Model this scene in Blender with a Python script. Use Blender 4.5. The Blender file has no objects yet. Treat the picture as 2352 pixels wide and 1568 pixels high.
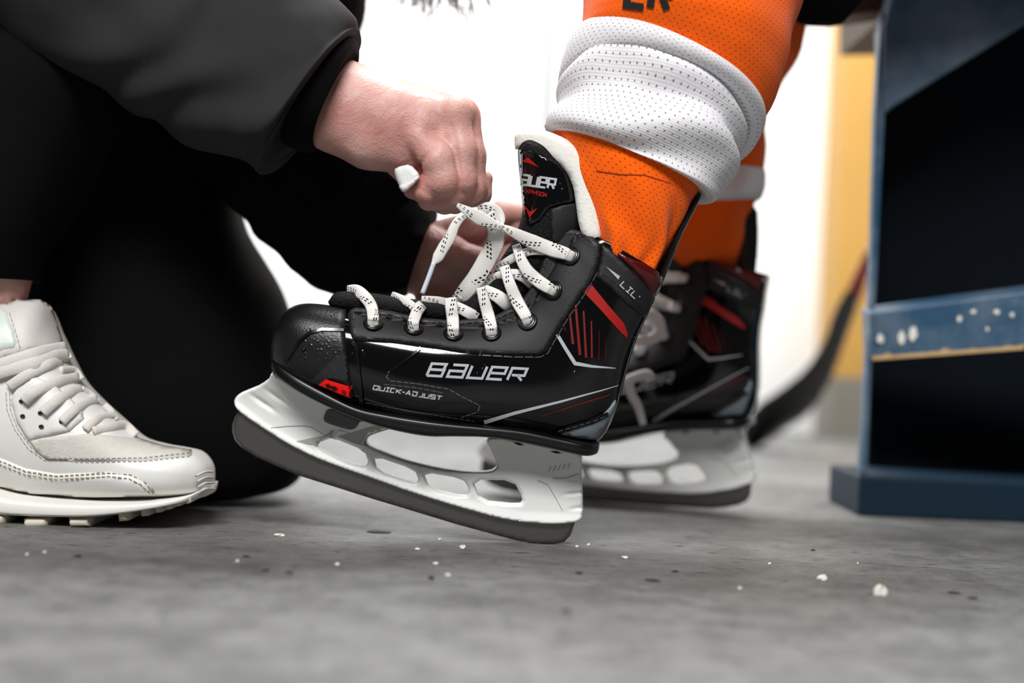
import bpy, bmesh, math, random
import numpy as np
from mathutils import Vector, Matrix, noise
from mathutils.bvhtree import BVHTree
from mathutils.geometry import delaunay_2d_cdt

random.seed(7)
S = bpy.context.scene
COL = S.collection

# ------------------------------------------------------------------ camera
LENS = 50.0
F = LENS / 36.0 * 2352.0
RHO = math.radians(2.5)
CR, SR = math.cos(RHO), math.sin(RHO)
YS = 0.85                      # the plane of the near skate's blade


def ray(px, py):
    u, v = (px - 1176) / F, (784 - py) / F
    return Vector((u * CR - v * SR, 1.0, u * SR + v * CR))


H = -ray(1268, 1249).z * YS    # eye height above the floor
CAM = Vector((0, 0, H))


def P(px, py, Y):
    return CAM + ray(px, py) * Y


def floorY(px, py):
    return -H / ray(px, py).z


def G(px, py):
    return P(px, py, floorY(px, py))


cam_d = bpy.data.cameras.new('camera')
cam = bpy.data.objects.new('camera', cam_d)
COL.objects.link(cam)
S.camera = cam
cam_d.lens = LENS
cam_d.sensor_width = 36
cam_d.sensor_fit = 'HORIZONTAL'
cam_d.clip_start = 0.02
cam_d.dof.use_dof = True
cam_d.dof.focus_distance = 0.828
cam_d.dof.aperture_fstop = 2.9
cam.matrix_world = Matrix(((CR, -SR, 0, 0), (0, 0, -1, 0), (SR, CR, 0, H), (0, 0, 0, 1)))

# ------------------------------------------------------------------ world and light
S.view_settings.view_transform = 'Standard'
S.view_settings.look = 'None'
S.view_settings.gamma = 1
S.view_settings.exposure = 0.0
S.view_settings.use_curve_mapping = False
w = bpy.data.worlds.new('world')
S.world = w
w.use_nodes = True
w.node_tree.nodes['Background'].inputs[0].default_value = (0.92, 0.97, 1, 1)
w.node_tree.nodes['Background'].inputs[1].default_value = 0.08


def area(name, loc, target, sx, sy, energy, col=(1, 1, 1)):
    d = bpy.data.lights.new(name, 'AREA')
    d.shape = 'RECTANGLE'
    d.size, d.size_y = sx, sy
    d.energy = energy
    d.color = col
    o = bpy.data.objects.new(name, d)
    COL.objects.link(o)
    o.location = loc
    o.rotation_euler = (Vector(target) - Vector(loc)).to_track_quat('-Z', 'Y').to_euler()
    return o


area('ceiling_lamp_key', (-0.25, -0.95, 1.75), (0.1, 0.9, 0.15), 1.2, 0.5, 74, (1, 0.985, 0.97))
area('ceiling_lamp_rear', (0.15, 1.4, 2.3), (0.15, 0.9, 0.0), 1.6, 0.3, 54, (0.97, 0.99, 1))
area('ceiling_lamp_wall', (0.1, 1.45, 1.9), (0.1, 2.3, 0.35), 3.0, 0.4, 80, (0.98, 1, 1))

# ------------------------------------------------------------------ materials


def srgb(c):
    return tuple(((x / 255) / 12.92 if x / 255 <= 0.04045 else ((x / 255 + 0.055) / 1.055) ** 2.4) for x in c) + (1,)


class NB:
    """tiny node builder"""

    def __init__(s, name):
        s.m = bpy.data.materials.new(name)
        s.m.use_nodes = True
        s.t = s.m.node_tree
        s.b = s.t.nodes['Principled BSDF']

    def n(s, typ, ins=None, **kw):
        q = s.t.nodes.new('ShaderNode' + typ)
        for k, v in kw.items():
            setattr(q, k, v)
        for k, v in (ins or {}).items():
            s.put(q.inputs[k], v)
        return q

    def put(s, inp, v):
        if isinstance(v, bpy.types.NodeSocket):
            s.t.links.new(v, inp)
        else:
            inp.default_value = v

    def math(s, op, a, b=0.0, c=0.0):
        return s.n('Math', {0: a, 1: b, 2: c}, operation=op).outputs[0]

    def mix(s, f, a, b):
        q = s.n('Mix', data_type='RGBA')
        s.put(q.inputs[0], f)
        s.put(q.inputs[6], a)
        s.put(q.inputs[7], b)
        return q.outputs[2]

    def ramp(s, f, lo, hi):
        return s.n('MapRange', {0: f, 1: lo, 2: hi}).outputs[0]

    def noise(s, scale, detail=4, vec=None, rough=0.5):
        q = s.n('TexNoise', {'Scale': scale, 'Detail': detail, 'Roughness': rough})
        s.t.links.new(vec if vec is not None else s.obj(), q.inputs['Vector'])
        return q.outputs[0]

    def obj(s):
        if not hasattr(s, '_o'):
            s._o = s.n('TexCoord').outputs['Object']
        return s._o

    def bump(s, h, strength=0.3, dist=0.001):
        q = s.n('Bump', {'Height': h, 'Strength': strength, 'Distance': dist})
        s.put(s.b.inputs['Normal'], q.outputs[0])

    def set(s, **kw):
        for k, v in kw.items():
            s.put(s.b.inputs[k.replace('_', ' ')], v)
        return s


def plain(name, col, rough=0.5, var=0.15, vscale=60, bs=0.0, bscale=400, bdist=0.0005, spec=0.5, **kw):
    b = NB(name)
    c = srgb(col)
    dark = tuple(x * (1 - var) for x in c[:3]) + (1,)
    lite = tuple(min(1, x * (1 + var)) for x in c[:3]) + (1,)
    b.set(Base_Color=b.mix(b.noise(vscale, 3), dark, lite), Roughness=rough)
    b.put(b.b.inputs['Specular IOR Level'], spec)
    if bs:
        b.bump(b.noise(bscale, 3), bs, bdist)
    for k, v in kw.items():
        b.put(b.b.inputs[k.replace('_', ' ')], v)
    return b.m


def wet_mat(name, col, rough, bs, bscale, dropscale=260, dropamt=0.22):
    """black boot material with scattered water beads as bump"""
    b = NB(name)
    vor = b.n('TexVoronoi', {'Vector': b.obj(), 'Scale': dropscale, 'Randomness': 1.0})
    d = vor.outputs['Distance']
    bead = b.math('MULTIPLY', b.ramp(d, dropamt, 0.0), b.ramp(b.noise(45, 2), 0.48, 0.62))
    fine = b.noise(bscale, 3)
    hgt = b.math('ADD', b.math('MULTIPLY', fine, bs), b.math('MULTIPLY', bead, 1.6))
    b.bump(hgt, 0.6, 0.0004)
    b.set(Base_Color=srgb(col), Roughness=b.mix(bead, (rough,) * 3 + (1,), (0.05, 0.05, 0.05, 1)))
    return b.m


def jersey_mat(name, col, hole, ridge=1.0):
    """perforated knit, UV in metres"""
    b = NB(name)
    uv = b.n('UVMap').outputs[0]
    sp = b.n('SeparateXYZ', {0: uv})
    cell = 0.0038
    v = b.math('DIVIDE', sp.outputs[1], cell * 0.6)
    row = b.math('FLOOR', v)
    off = b.math('MULTIPLY', b.math('MODULO', row, 2.0), 0.5)
    u = b.math('ADD', b.math('DIVIDE', sp.outputs[0], cell), off)
    fu = b.math('SUBTRACT', b.math('FRACT', u), 0.5)
    fv = b.math('MULTIPLY', b.math('SUBTRACT', b.math('FRACT', v), 0.5), 0.6)
    r = b.math('SQRT', b.math('ADD', b.math('MULTIPLY', fu, fu), b.math('MULTIPLY', fv, fv)))
    h = b.ramp(r, 0.13, 0.06)
    knit = b.math('SINE', b.math('MULTIPLY', sp.outputs[1], 6.283 / 0.0009))
    knit2 = b.math('SINE', b.math('MULTIPLY', sp.outputs[0], 6.283 / 0.0009))
    hg = b.math('SUBTRACT', b.math('MULTIPLY', b.math('ADD', knit, knit2), 0.12 * ridge), b.math('MULTIPLY', h, 1.0))
    hg = b.math('ADD', hg, b.math('MULTIPLY', b.noise(90, 3), 1.2))
    b.bump(hg, 0.55, 0.0007)
    b.set(Base_Color=b.mix(h, srgb(col), srgb(hole)), Roughness=0.9)
    b.put(b.b.inputs['Specular IOR Level'], 0.15)
    b.put(b.b.inputs['Sheen Weight'], 0.15)
    return b.m


def lace_mat(name):
    b = NB(name)
    uv = b.n('UVMap').outputs[0]
    sp = b.n('SeparateXYZ', {0: uv})
    U, V = sp.outputs[0], sp.outputs[1]          # metres along, 0..1 across
    tri = b.math('PINGPONG', b.math('ADD', b.math('DIVIDE', U, 0.020), 0.15), 1.0)
    tr = b.math('ADD', b.math('MULTIPLY', tri, 0.9), 0.05)
    dv = b.math('ABSOLUTE', b.math('SUBTRACT', V, tr))
    line = b.math('MULTIPLY', b.math('GREATER_THAN', dv, 0.045), b.math('LESS_THAN', dv, 0.15))
    dot = b.math('GREATER_THAN', b.math('FRACT', b.math('DIVIDE', U, 0.0026)), 0.5)
    k = b.math('MULTIPLY', b.math('MULTIPLY', line, dot), b.math('LESS_THAN', b.math('FRACT', b.math('DIVIDE', U, 0.0175)), 0.62))
    weave = b.math('SINE', b.math('ADD', b.math('MULTIPLY', U, 6.283 / 0.0009), b.math('MULTIPLY', b.math('ABSOLUTE', b.math('SUBTRACT', V, 0.5)), 22)))
    b.bump(weave, 0.5, 0.00018)
    b.set(Base_Color=b.mix(k, srgb((228, 226, 222)), srgb((18, 18, 20))), Roughness=0.85)
    b.put(b.b.inputs['Specular IOR Level'], 0.2)
    return b.m


def skin_mat(name, col, red):
    b = NB(name)
    blot = b.ramp(b.noise(28, 4), 0.35, 0.7)
    b.set(Base_Color=b.mix(blot, srgb(col), srgb(red)), Roughness=0.48)
    vor = b.n('TexVoronoi', {'Vector': b.obj(), 'Scale': 900.0})
    wr = b.n('TexNoise', {'Scale': 70.0, 'Detail': 6.0, 'Roughness': 0.6, 'Distortion': 1.5})
    b.t.links.new(b.obj(), wr.inputs['Vector'])
    b.bump(b.math('ADD', b.math('MULTIPLY', vor.outputs['Distance'], 0.15), b.math('MULTIPLY', wr.outputs[0], 1.0)), 0.6, 0.0018)
    b.put(b.b.inputs['Subsurface Weight'], 0.08)
    b.put(b.b.inputs['Subsurface Radius'], (0.006, 0.0025, 0.0015))
    b.put(b.b.inputs['Subsurface Scale'], 1.0)
    return b.m


def floor_mat():
    b = NB('rubber_floor')
    o = b.obj()
    big = b.ramp(b.noise(3.2, 4), 0.3, 0.7)
    mid = b.ramp(b.noise(30, 8, rough=0.7), 0.4, 0.66)
    c = b.mix(big, (0.062, 0.061, 0.059, 1), (0.16, 0.158, 0.152, 1))
    c = b.mix(b.math('MULTIPLY', mid, 0.55), c, (0.25, 0.247, 0.235, 1))
    # dark scuffs, stretched
    mp = b.n('Mapping', {'Vector': o, 'Scale': (1, 2.6, 1)})
    sc = b.n('TexNoise', {'Scale': 62.0, 'Detail': 7.0, 'Roughness': 0.72})
    b.t.links.new(mp.outputs[0], sc.inputs['Vector'])
    c = b.mix(b.math('MULTIPLY', b.ramp(sc.outputs[0], 0.585, 0.66), 0.8), c, (0.018, 0.035, 0.036, 1))
    sp = b.n('TexVoronoi', {'Vector': o, 'Scale': 230.0})
    c = b.mix(b.math('MULTIPLY', b.ramp(sp.outputs['Distance'], 0.11, 0.05), b.ramp(b.noise(60, 2), 0.5, 0.6)), c, (0.5, 0.49, 0.45, 1))
    b.set(Base_Color=c, Roughness=b.ramp(b.noise(9, 4), -0.3, 1.25))
    h = b.math('ADD', b.math('MULTIPLY', b.noise(55, 8, rough=0.7), 1.0), b.math('MULTIPLY', b.noise(480, 4), 0.35))
    h = b.math('SUBTRACT', h, b.math('MULTIPLY', b.ramp(sc.outputs[0], 0.585, 0.66), 0.6))
    b.bump(h, 0.8, 0.003)
    b.put(b.b.inputs['Specular IOR Level'], 0.35)
    return b.m


def blue_paint():
    b = NB('chipped_blue_paint')
    wear = b.ramp(b.noise(26, 6, rough=0.7), 0.66, 0.7)
    grey_mix = b.ramp(b.noise(11, 6, rough=0.6), 0.38, 0.66)  # random drift of the paint from blue to grey-blue
    c = b.mix(grey_mix, srgb((28, 72, 102)), srgb((112, 128, 144)))
    c = b.mix(wear, c, srgb((176, 150, 118)))
    b.set(Base_Color=c, Roughness=0.42)
    b.bump(b.math('SUBTRACT', b.noise(120, 4), wear), 0.3, 0.001)
    return b.m


M = {
    'floor': floor_mat(),
    'wall': plain('white_wall_paint', (232, 233, 232), 0.6, 0.015, 3, 0.1, 60),
    'seam': plain('grey_seam', (150, 152, 150), 0.6, 0.05),
    'yellow': plain('yellow_paint', (196, 150, 74), 0.55, 0.06, 8),
    'greybase': plain('grey_kick_board', (128, 122, 112), 0.6, 0.08, 12),
    'blue': blue_paint(),
    'shadedblue': plain('shaded_blue_paint', (10, 34, 50), 0.55, 0.3, 10, spec=0.25),  # bench paint darkened to carry the shade on the base timber's front
    'wood': plain('bare_wood', (190, 160, 112), 0.7, 0.35, 90, 0.4, 200),
    'chipwhite': plain('white_chip', (226, 224, 214), 0.6, 0.08, 300),
    'darkbit': plain('black_rubber_crumb', (14, 14, 15), 0.7, 0.2, 300),
    'boot': wet_mat('glossy_black_shell', (4, 4, 5), 0.09, 0.03, 500, 220, 0.15),
    'toe': wet_mat('pebbled_black_toe', (13, 13, 14), 0.36, 0.9, 900, 330, 0.3),
    'facing': wet_mat('matte_black_facing', (15, 15, 17), 0.62, 0.35, 900, 260, 0.12),
    'band': plain('matte_dark_collar', (11, 11, 13), 0.55, 0.1, 80, 0.2, 700),
    'outsole': plain('black_outsole_rubber', (6, 6, 7), 0.3, 0.1),
    'glossblack': plain('glossy_black_rubber', (7, 7, 8), 0.18, 0.1),
    'carbon': plain('woven_carbon', (32, 32, 35), 0.35, 0.5, 500, 0.6, 420),
    'metal': plain('dark_eyelet_metal', (120, 120, 124), 0.22, 0.05, Metallic=1.0),
    'ringblack': plain('black_eyelet_rim', (9, 9, 10), 0.25, 0.05),
    'steel': plain('runner_steel', (112, 110, 107), 0.3, 0.06, 20, 0.12, 900, Metallic=0.9),
    'holder': plain('white_holder_plastic', (234, 236, 232), 0.38, 0.02, 10),
    'holdershade': plain('holder_relief_shade', (168, 168, 164), 0.42, 0.03, 10),  # darker copy of the holder white, paints the shading of its moulding
    'insert': plain('dark_grey_insert', (74, 76, 80), 0.5, 0.1, 100, 0.2, 800),
    'silver': plain('silver_print', (172, 176, 180), 0.4, 0.05, 300),
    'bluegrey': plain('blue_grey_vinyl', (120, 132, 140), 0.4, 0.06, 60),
    'red': plain('red_print', (158, 12, 10), 0.4, 0.05),
    'dimred': plain('dim_red_print', (112, 8, 8), 0.4, 0.05),
    'brightred': plain('bright_red_print', (255, 14, 10), 0.4, 0.02),
    'darkred': plain('dark_red_vinyl', (74, 4, 6), 0.2, 0.2),
    'thread': plain('black_thread', (2, 2, 2), 0.5, 0.2),
    'threadgrey': plain('waxed_grey_thread', (92, 90, 86), 0.35, 0.3, 400),
    'edgegrey': plain('grey_cut_edge', (46, 46, 50), 0.4, 0.2, 200),
    'felt': plain('white_felt', (226, 226, 220), 0.95, 0.08, 240, 0.5, 600, 0.0008, 0.05),
    'meshfab': plain('black_mesh_fabric', (6, 6, 7), 0.75, 0.5, 500, 1.0, 700, 0.0016, 0.25),
    'padding': plain('black_padding', (16, 16, 18), 0.5, 0.2, 60, 0.4, 300),
    'lace': lace_mat('white_lace_black_flecks'),
    'plainlace': plain('white_cotton_lace', (222, 222, 220), 0.8, 0.05, 200, 0.5, 500),
    'aglet': plain('aglet_plastic', (205, 210, 222), 0.25, 0.03),
    'orange': jersey_mat('orange_jersey_knit', (250, 98, 0), (176, 46, 0)),
    'white_j': jersey_mat('white_jersey_knit', (232, 231, 235), (130, 124, 128)),
    'fold': plain('painted_fold_shade', (120, 40, 0), 0.9, 0.1),  # dark orange that paints the shade under the sock's overlap
    'navyshade': plain('shaded_navy_board', (4, 12, 19), 0.85, 0.2, 10, spec=0.12),  # bench back board, its shade mixed into this near-black colour
    'embro': plain('black_embroidery', (14, 14, 17), 0.8, 0.3, 400, 0.6, 900),
    'jacket': plain('charcoal_jacket_fabric', (38, 39, 39), 0.85, 0.12, 14, 0.25, 900, 0.0005, 0.25),
    'cuff': plain('black_cuff_knit', (7, 7, 10), 0.95, 0.2, 200, 0.4, 900, 0.0005, 0.1),
    'trouser': plain('black_trouser_fabric', (8, 8, 9), 0.9, 0.2, 30, 0.2, 900, 0.0005, 0.1),
    'skin': skin_mat('skin_adult', (206, 162, 152), (176, 112, 104)),
    'hair': plain('dark_brown_hair', (96, 88, 82), 0.5, 0.3, 100),
    'shoe': plain('white_leather', (228, 227, 224), 0.45, 0.03, 40, 0.12, 260),
    'shoemesh': plain('off_white_mesh', (205, 202, 194), 0.8, 0.1, 400, 0.7, 700),
    'shoegrey': plain('worn_white_leather', (203, 199, 195), 0.5, 0.05, 60, 0.2, 200),
    'shoesole': plain('white_foam_midsole', (232, 230, 224), 0.55, 0.03, 40, 0.15, 150),
    'shoelug': plain('cream_rubber_lug', (206, 198, 180), 0.6, 0.12, 80),
    'shoestitch': plain('tan_stitch', (150, 140, 116), 0.7, 0.1),
    'greystitch': plain('grey_stitch', (168, 165, 160), 0.7, 0.1),
    'mint': plain('pale_mint_panel', (205, 216, 208), 0.35, 0.02),
    'shoelace': plain('shoe_lace_cotton', (212, 208, 202), 0.85, 0.06, 150, 0.6, 520),
    'hole': plain('dark_vent', (22, 21, 20), 0.8, 0.1),
    'stickblack': plain('black_stick_blade', (10, 10, 11), 0.3, 0.2, 30, 0.3, 60),
    'stickwhite': plain('white_stick_band', (230, 228, 228), 0.4, 0.03),
    'seatwood': plain('brown_seat_wood', (74, 52, 34), 0.6, 0.3, 30),
}

# ------------------------------------------------------------------ building helpers


def link(name, verts, faces, mat, parent=None, smooth=True, uv=None):
    me = bpy.data.meshes.new(name)
    me.from_pydata([tuple(v) for v in verts], [], faces)
    me.validate()
    if uv is not None:
        l = me.uv_layers.new(name='UVMap')
        idx = np.zeros(len(me.loops), dtype=np.int32)
        me.loops.foreach_get('vertex_index', idx)
        if isinstance(uv, np.ndarray) and len(uv) == len(verts):
            l.data.foreach_set('uv', uv[idx].astype(np.float32).ravel())
    if smooth:
        me.polygons.foreach_set('use_smooth', [True] * len(me.polygons))
    me.materials.append(M[mat])
    me.update()
    o = bpy.data.objects.new(name, me)
    COL.objects.link(o)
    if parent is not None:
        par(o, parent)
    return o


def par(o, p):
    o.parent = p
    o.matrix_parent_inverse = Matrix.Identity(4)
    # meshes are authored in world space: keep them there by undoing the parents' offset
    off = Vector((0, 0, 0))
    q = p
    while q is not None:
        off += q.location
        q = q.parent
    o.location = -off if o.location.length == 0 else o.location


def root(name, label, cat, loc, group=None):
    o = bpy.data.objects.new(name, None)
    o.empty_display_size = 0.02
    COL.objects.link(o)
    o.location = loc
    return tag(o, label, cat, group)


def tag(o, label=None, cat=None, group=None, kind=None):
    if label: o['label'] = label
    if cat: o['category'] = cat
    if group: o['group'] = group
    if kind: o['kind'] = kind
    return o


def crom(pts, sub):
    """Catmull-Rom through rows of an array"""
    p = np.array(pts, float)
    n = len(p)
    if n < 3:
        t = np.linspace(0, 1, sub * (n - 1) + 1)[:, None]
        return p[0] * (1 - t) + p[-1] * t
    q = np.vstack([2 * p[0] - p[1], p, 2 * p[-1] - p[-2]])
    out = []
    for i in range(n - 1):
        a, b, c, d = q[i:i + 4]
        for k in range(sub):
            t = k / sub
            out.append(0.5 * ((2 * b) + (-a + c) * t + (2 * a - 5 * b + 4 * c - d) * t * t + (-a + 3 * b - 3 * c + d) * t ** 3))
    out.append(p[-1])
    return np.array(out)


def Pn(pts, Y):
    """vectorised P for arrays of pixels"""
    px, py = pts[..., 0], pts[..., 1]
    u, v = (px - 1176) / F, (784 - py) / F
    return np.stack([(u * CR - v * SR) * Y, Y + 0 * u, H + (u * SR + v * CR) * Y], -1)


def loft(st, Yref, nseg=56, e=2.5, sub=6, disp=None, cap=True, grow=0.0):
    """st: rows (Ax,Ay,Bx,By,halfdepth[,Ycentre[,tilt_px]]); a ring per row in the plane of AB and the depth axis"""
    rows = [list(r) + [Yref, 0.0][len(r) - 5:] if len(r) < 7 else list(r) for r in st]
    s = crom(rows, sub)
    th = np.linspace(0, 2 * np.pi, nseg, endpoint=False)
    c, sn = np.cos(th), np.sin(th)
    cc = np.sign(c) * np.abs(c) ** (2 / e)
    ss = np.sign(sn) * np.abs(sn) ** (2 / e)
    A, B = s[:, 0:2], s[:, 2:4]
    g = grow * F / Yref
    L = np.linalg.norm(B - A, axis=1, keepdims=True) + 1e-6
    mid = (A + B) / 2
    ax = (B - A) / 2 * (1 + 2 * g / L)
    perp = np.stack([(B - A)[:, 1], -(B - A)[:, 0]], 1) / L
    p2 = mid[:, None, :] + ax[:, None, :] * cc[None, :, None] + perp[:, None, :] * (s[:, 6:7] * ss[None, :])[..., None]
    Yc = s[:, 5]
    W = Pn(p2, Yc[:, None] + 0 * p2[..., 0])
    W[..., 1] = Yc[:, None] - (np.maximum(s[:, 4:5], 0.0005) + grow) * ss[None, :]
    # uv in metres
    circ = np.pi * (L.mean() * Yref / F / 2 + s[:, 4].mean())
    vlen = np.concatenate([[0], np.cumsum(np.linalg.norm(np.diff(Pn(mid, Yc), axis=0), axis=1))])
    m, n = W.shape[:2]
    if disp is not None:
        cen = W.mean(axis=1, keepdims=True)
        d = W - cen
        d /= np.linalg.norm(d, axis=2, keepdims=True) + 1e-9
        T = np.arange(m) / (m - 1)
        W = W + d * disp(T[:, None], (th / (2 * np.pi))[None, :], W)[..., None]
    uv = np.zeros((m, n, 2))
    uv[..., 0] = (np.minimum(np.arange(n), n - np.arange(n)) / n * circ)[None, :]
    uv[..., 1] = vlen[:, None]
    verts = W.reshape(-1, 3)
    faces = []
    for i in range(m - 1):
        for k in range(n):
            k2 = (k + 1) % n
            faces.append((i * n + k, i * n + k2, (i + 1) * n + k2, (i + 1) * n + k))
    if cap:
        faces.append(tuple(range(n))[::-1])
        faces.append(tuple((m - 1) * n + k for k in range(n)))
    return verts, faces, uv.reshape(-1, 2)


def vnoise(W, scale, seed=0.0):
    sh = W.shape[:-1]
    f = W.reshape(-1, 3)
    return np.array([noise.noise(Vector((p[0] * scale + seed, p[1] * scale, p[2] * scale + seed * .7))) for p in f]).reshape(sh)


def inside(pts, poly):
    x, y = pts[:, 0], pts[:, 1]
    r = np.zeros(len(pts), bool)
    n = len(poly)
    for i in range(n):
        x1, y1 = poly[i]
        x2, y2 = poly[(i + 1) % n]
        c = (y1 > y) != (y2 > y)
        with np.errstate(divide='ignore', invalid='ignore'):
            xi = (x2 - x1) * (y - y1) / (y2 - y1 + 1e-12) + x1
        r ^= c & (x < xi)
    return r


def segdist(pts, loops):
    d = np.full(len(pts), 1e9)
    for lp in loops:
        n = len(lp)
        for i in range(n):
            a, b = np.array(lp[i]), np.array(lp[(i + 1) % n])
            ab = b - a
            t = np.clip(((pts - a) @ ab) / (ab @ ab + 1e-9), 0, 1)
            d = np.minimum(d, np.linalg.norm(pts - (a + t[:, None] * ab), axis=1))
    return d


def resample(lp, step, round_=0):
    p = [np.array(q, float) for q in lp]
    for _ in range(round_):          # corner cutting
        q = []
        for i in range(len(p)):
            a, b = p[i], p[(i + 1) % len(p)]
            q += [a * .78 + b * .22, a * .22 + b * .78]
        p = q
    out = []
    for i in range(len(p)):
        a, b = p[i], p[(i + 1) % len(p)]
        k = max(1, int(np.linalg.norm(b - a) / step))
        out += [a + (b - a) * j / k for j in range(k)]
    return [tuple(q) for q in out]


def tri2d(poly, holes=(), step=6, round_=0):
    loops = [resample(poly, step, round_)] + [resample(h, step, round_) for h in holes]
    pts, edges = [], []
    for lp in loops:
        b = len(pts)
        pts += lp
        edges += [(b + i, b + (i + 1) % len(lp)) for i in range(len(lp))]
    a = np.array(loops[0])
    x0, y0 = a.min(0)
    x1, y1 = a.max(0)
    gx, gy = np.meshgrid(np.arange(x0, x1, step), np.arange(y0, y1, step * .87))
    gx[1::2] += step / 2
    g = np.stack([gx.ravel(), gy.ravel()], 1)
    ok = inside(g, loops[0])
    for h in loops[1:]:
        ok &= ~inside(g, h)
    g = g[ok]
    if len(g):
        g = g[segdist(g, loops) > step * .5]
        pts += [tuple(q) for q in g]
    v, e, f, *_ = delaunay_2d_cdt([Vector(p) for p in pts], edges, [], 0, 1e-5)
    v = np.array([tuple(q) for q in v])
    f = np.array([t for t in f if len(t) == 3])
    cen = v[f].mean(1)
    ok = inside(cen, loops[0])
    for h in loops[1:]:
        ok &= ~inside(cen, h)
    return v, f[ok], loops


def closed(front, back, f):
    """two skins plus walls; returns verts, faces"""
    n = len(front)
    faces = [tuple(t) for t in f] + [tuple(n + i for i in t[::-1]) for t in f]
    cnt = {}
    for t in f:
        for i in range(3):
            a, b = int(t[i]), int(t[(i + 1) % 3])
            if (b, a) in cnt:
                del cnt[(b, a)]
            else:
                cnt[(a, b)] = 1
    for a, b in cnt:
        faces.append((b, a, n + a, n + b))
    return np.vstack([front, back]), faces


def fixnormals(o):
    bm = bmesh.new()
    bm.from_mesh(o.data)
    bmesh.ops.recalc_face_normals(bm, faces=bm.faces)
    bm.to_mesh(o.data)
    bm.free()
    return o


def plate(name, mat, parent, poly, holes=(), Y=YS, t=0.004, r=6, step=6, round_=1, tmin=0.15, backt=None):
    """a rounded plate; Y and t may be functions of (px,py) arrays"""
    v, f, loops = tri2d(poly, holes, step, round_)
    d = segdist(v, loops)
    q = np.clip(d / r, 0, 1)
    pr = tmin + (1 - tmin) * np.sqrt(1 - (1 - q) ** 2)
    Yv = Y(v[:, 0], v[:, 1]) if callable(Y) else np.full(len(v), Y)
    tv = (t(v[:, 0], v[:, 1]) if callable(t) else np.full(len(v), t)) * pr
    base = Pn(v, Yv)
    fr = base.copy(); fr[:, 1] -= tv
    bk = base.copy(); bk[:, 1] += tv if backt is None else backt
    vv, ff = closed(fr, bk, f)
    return fixnormals(link(name, vv, ff, mat, parent))


def bvh_of(*objs):
    vs, fs = [], []
    for o in objs:
        b = len(vs)
        vs += [v.co[:] for v in o.data.vertices]
        fs += [tuple(b + i for i in p.vertices) for p in o.data.polygons]
    return BVHTree.FromPolygons(vs, fs)


def proj(b, px, py, off, Yfall=YS, ymax=None):
    d = ray(px, py)
    hit, n, i, dist = b.ray_cast(CAM, d.normalized(), 5)
    if hit is None:
        hit, n, i, dist = b.find_nearest(P(px, py, Yfall - 0.02))
    if n.dot(d) > 0:
        n = -n
    if ymax is not None and hit.y > ymax:
        hit, n = P(px, py, ymax), Vector((0, -1, 0))
    return hit + n * off, n


def patch(name, mat, parent, poly, b, off=0.0006, thick=0.0008, holes=(), step=7, round_=0, ymax=None, edge=0.0):
    v, f, loops = tri2d(poly, holes, step, round_)
    d = segdist(v, loops) if edge else None
    fr, bk = [], []
    for i, (x, y) in enumerate(v):
        o_ = off
        if edge:
            q = min(1, d[i] / edge)
            o_ = off * (0.35 + 0.65 * math.sqrt(1 - (1 - q) ** 2))
        p, n = proj(b, x, y, o_, ymax=ymax)
        fr.append(p)
        bk.append(p - n * thick)
    vv, ff = closed(np.array(fr), np.array(bk), f)
    return fixnormals(link(name, vv, ff, mat, parent))


class Strokes:
    """flat painted or stitched strokes lying on a surface"""

    def __init__(s, b, off=0.0008, ymax=None):
        s.b, s.off, s.v, s.f, s.ymax = b, off, [], [], ymax

    def line(s, pts, w0, w1=None, step=5, dash=None):
        w1 = w0 if w1 is None else w1
        p = [np.array(q, float) for q in pts]
        out, tt = [], []
        tot = sum(np.linalg.norm(p[i + 1] - p[i]) for i in range(len(p) - 1)) + 1e-9
        acc = 0
        for i in range(len(p) - 1):
            L = np.linalg.norm(p[i + 1] - p[i])
            k = max(1, int(L / step))
            for j in range(k):
                out.append(p[i] + (p[i + 1] - p[i]) * j / k)
                tt.append((acc + L * j / k) / tot)
            acc += L
        out.append(p[-1]); tt.append(1)
        n = len(out)
        base = len(s.v)
        for i in range(n):
            a = out[max(i - 1, 0)]
            c = out[min(i + 1, n - 1)]
            d1 = out[i] - a if i > 0 else c - out[i]
            d2 = c - out[i] if i < n - 1 else d1
            d1 = d1 / (np.linalg.norm(d1) + 1e-9)
            d2 = d2 / (np.linalg.norm(d2) + 1e-9)
            t = d1 + d2
            t = t / (np.linalg.norm(t) + 1e-9)
            nn = np.array([-t[1], t[0]])
            k = 1 / max(0.5, abs(nn @ np.array([-d1[1], d1[0]])))
            hw = (w0 + (w1 - w0) * tt[i]) / 2 * k
            for sg in (1, -1):
                q = out[i] + nn * hw * sg
                s.v.append(proj(s.b, q[0], q[1], s.off, ymax=s.ymax)[0])
        for i in range(n - 1):
            if dash and (i % (dash[0] + dash[1])) >= dash[0]:
                continue
            a = base + 2 * i
            s.f.append((a, a + 1, a + 3, a + 2))
        return s

    def poly(s, pts, step=8):
        v, f, _ = tri2d(pts, (), step)
        b0 = len(s.v)
        for x, y in v:
            s.v.append(proj(s.b, x, y, s.off, ymax=s.ymax)[0])
        s.f += [tuple(b0 + int(i) for i in t) for t in f]
        return s

    def build(s, name, mat, parent):
        return link(name, s.v, s.f, mat, parent, smooth=False)


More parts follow.
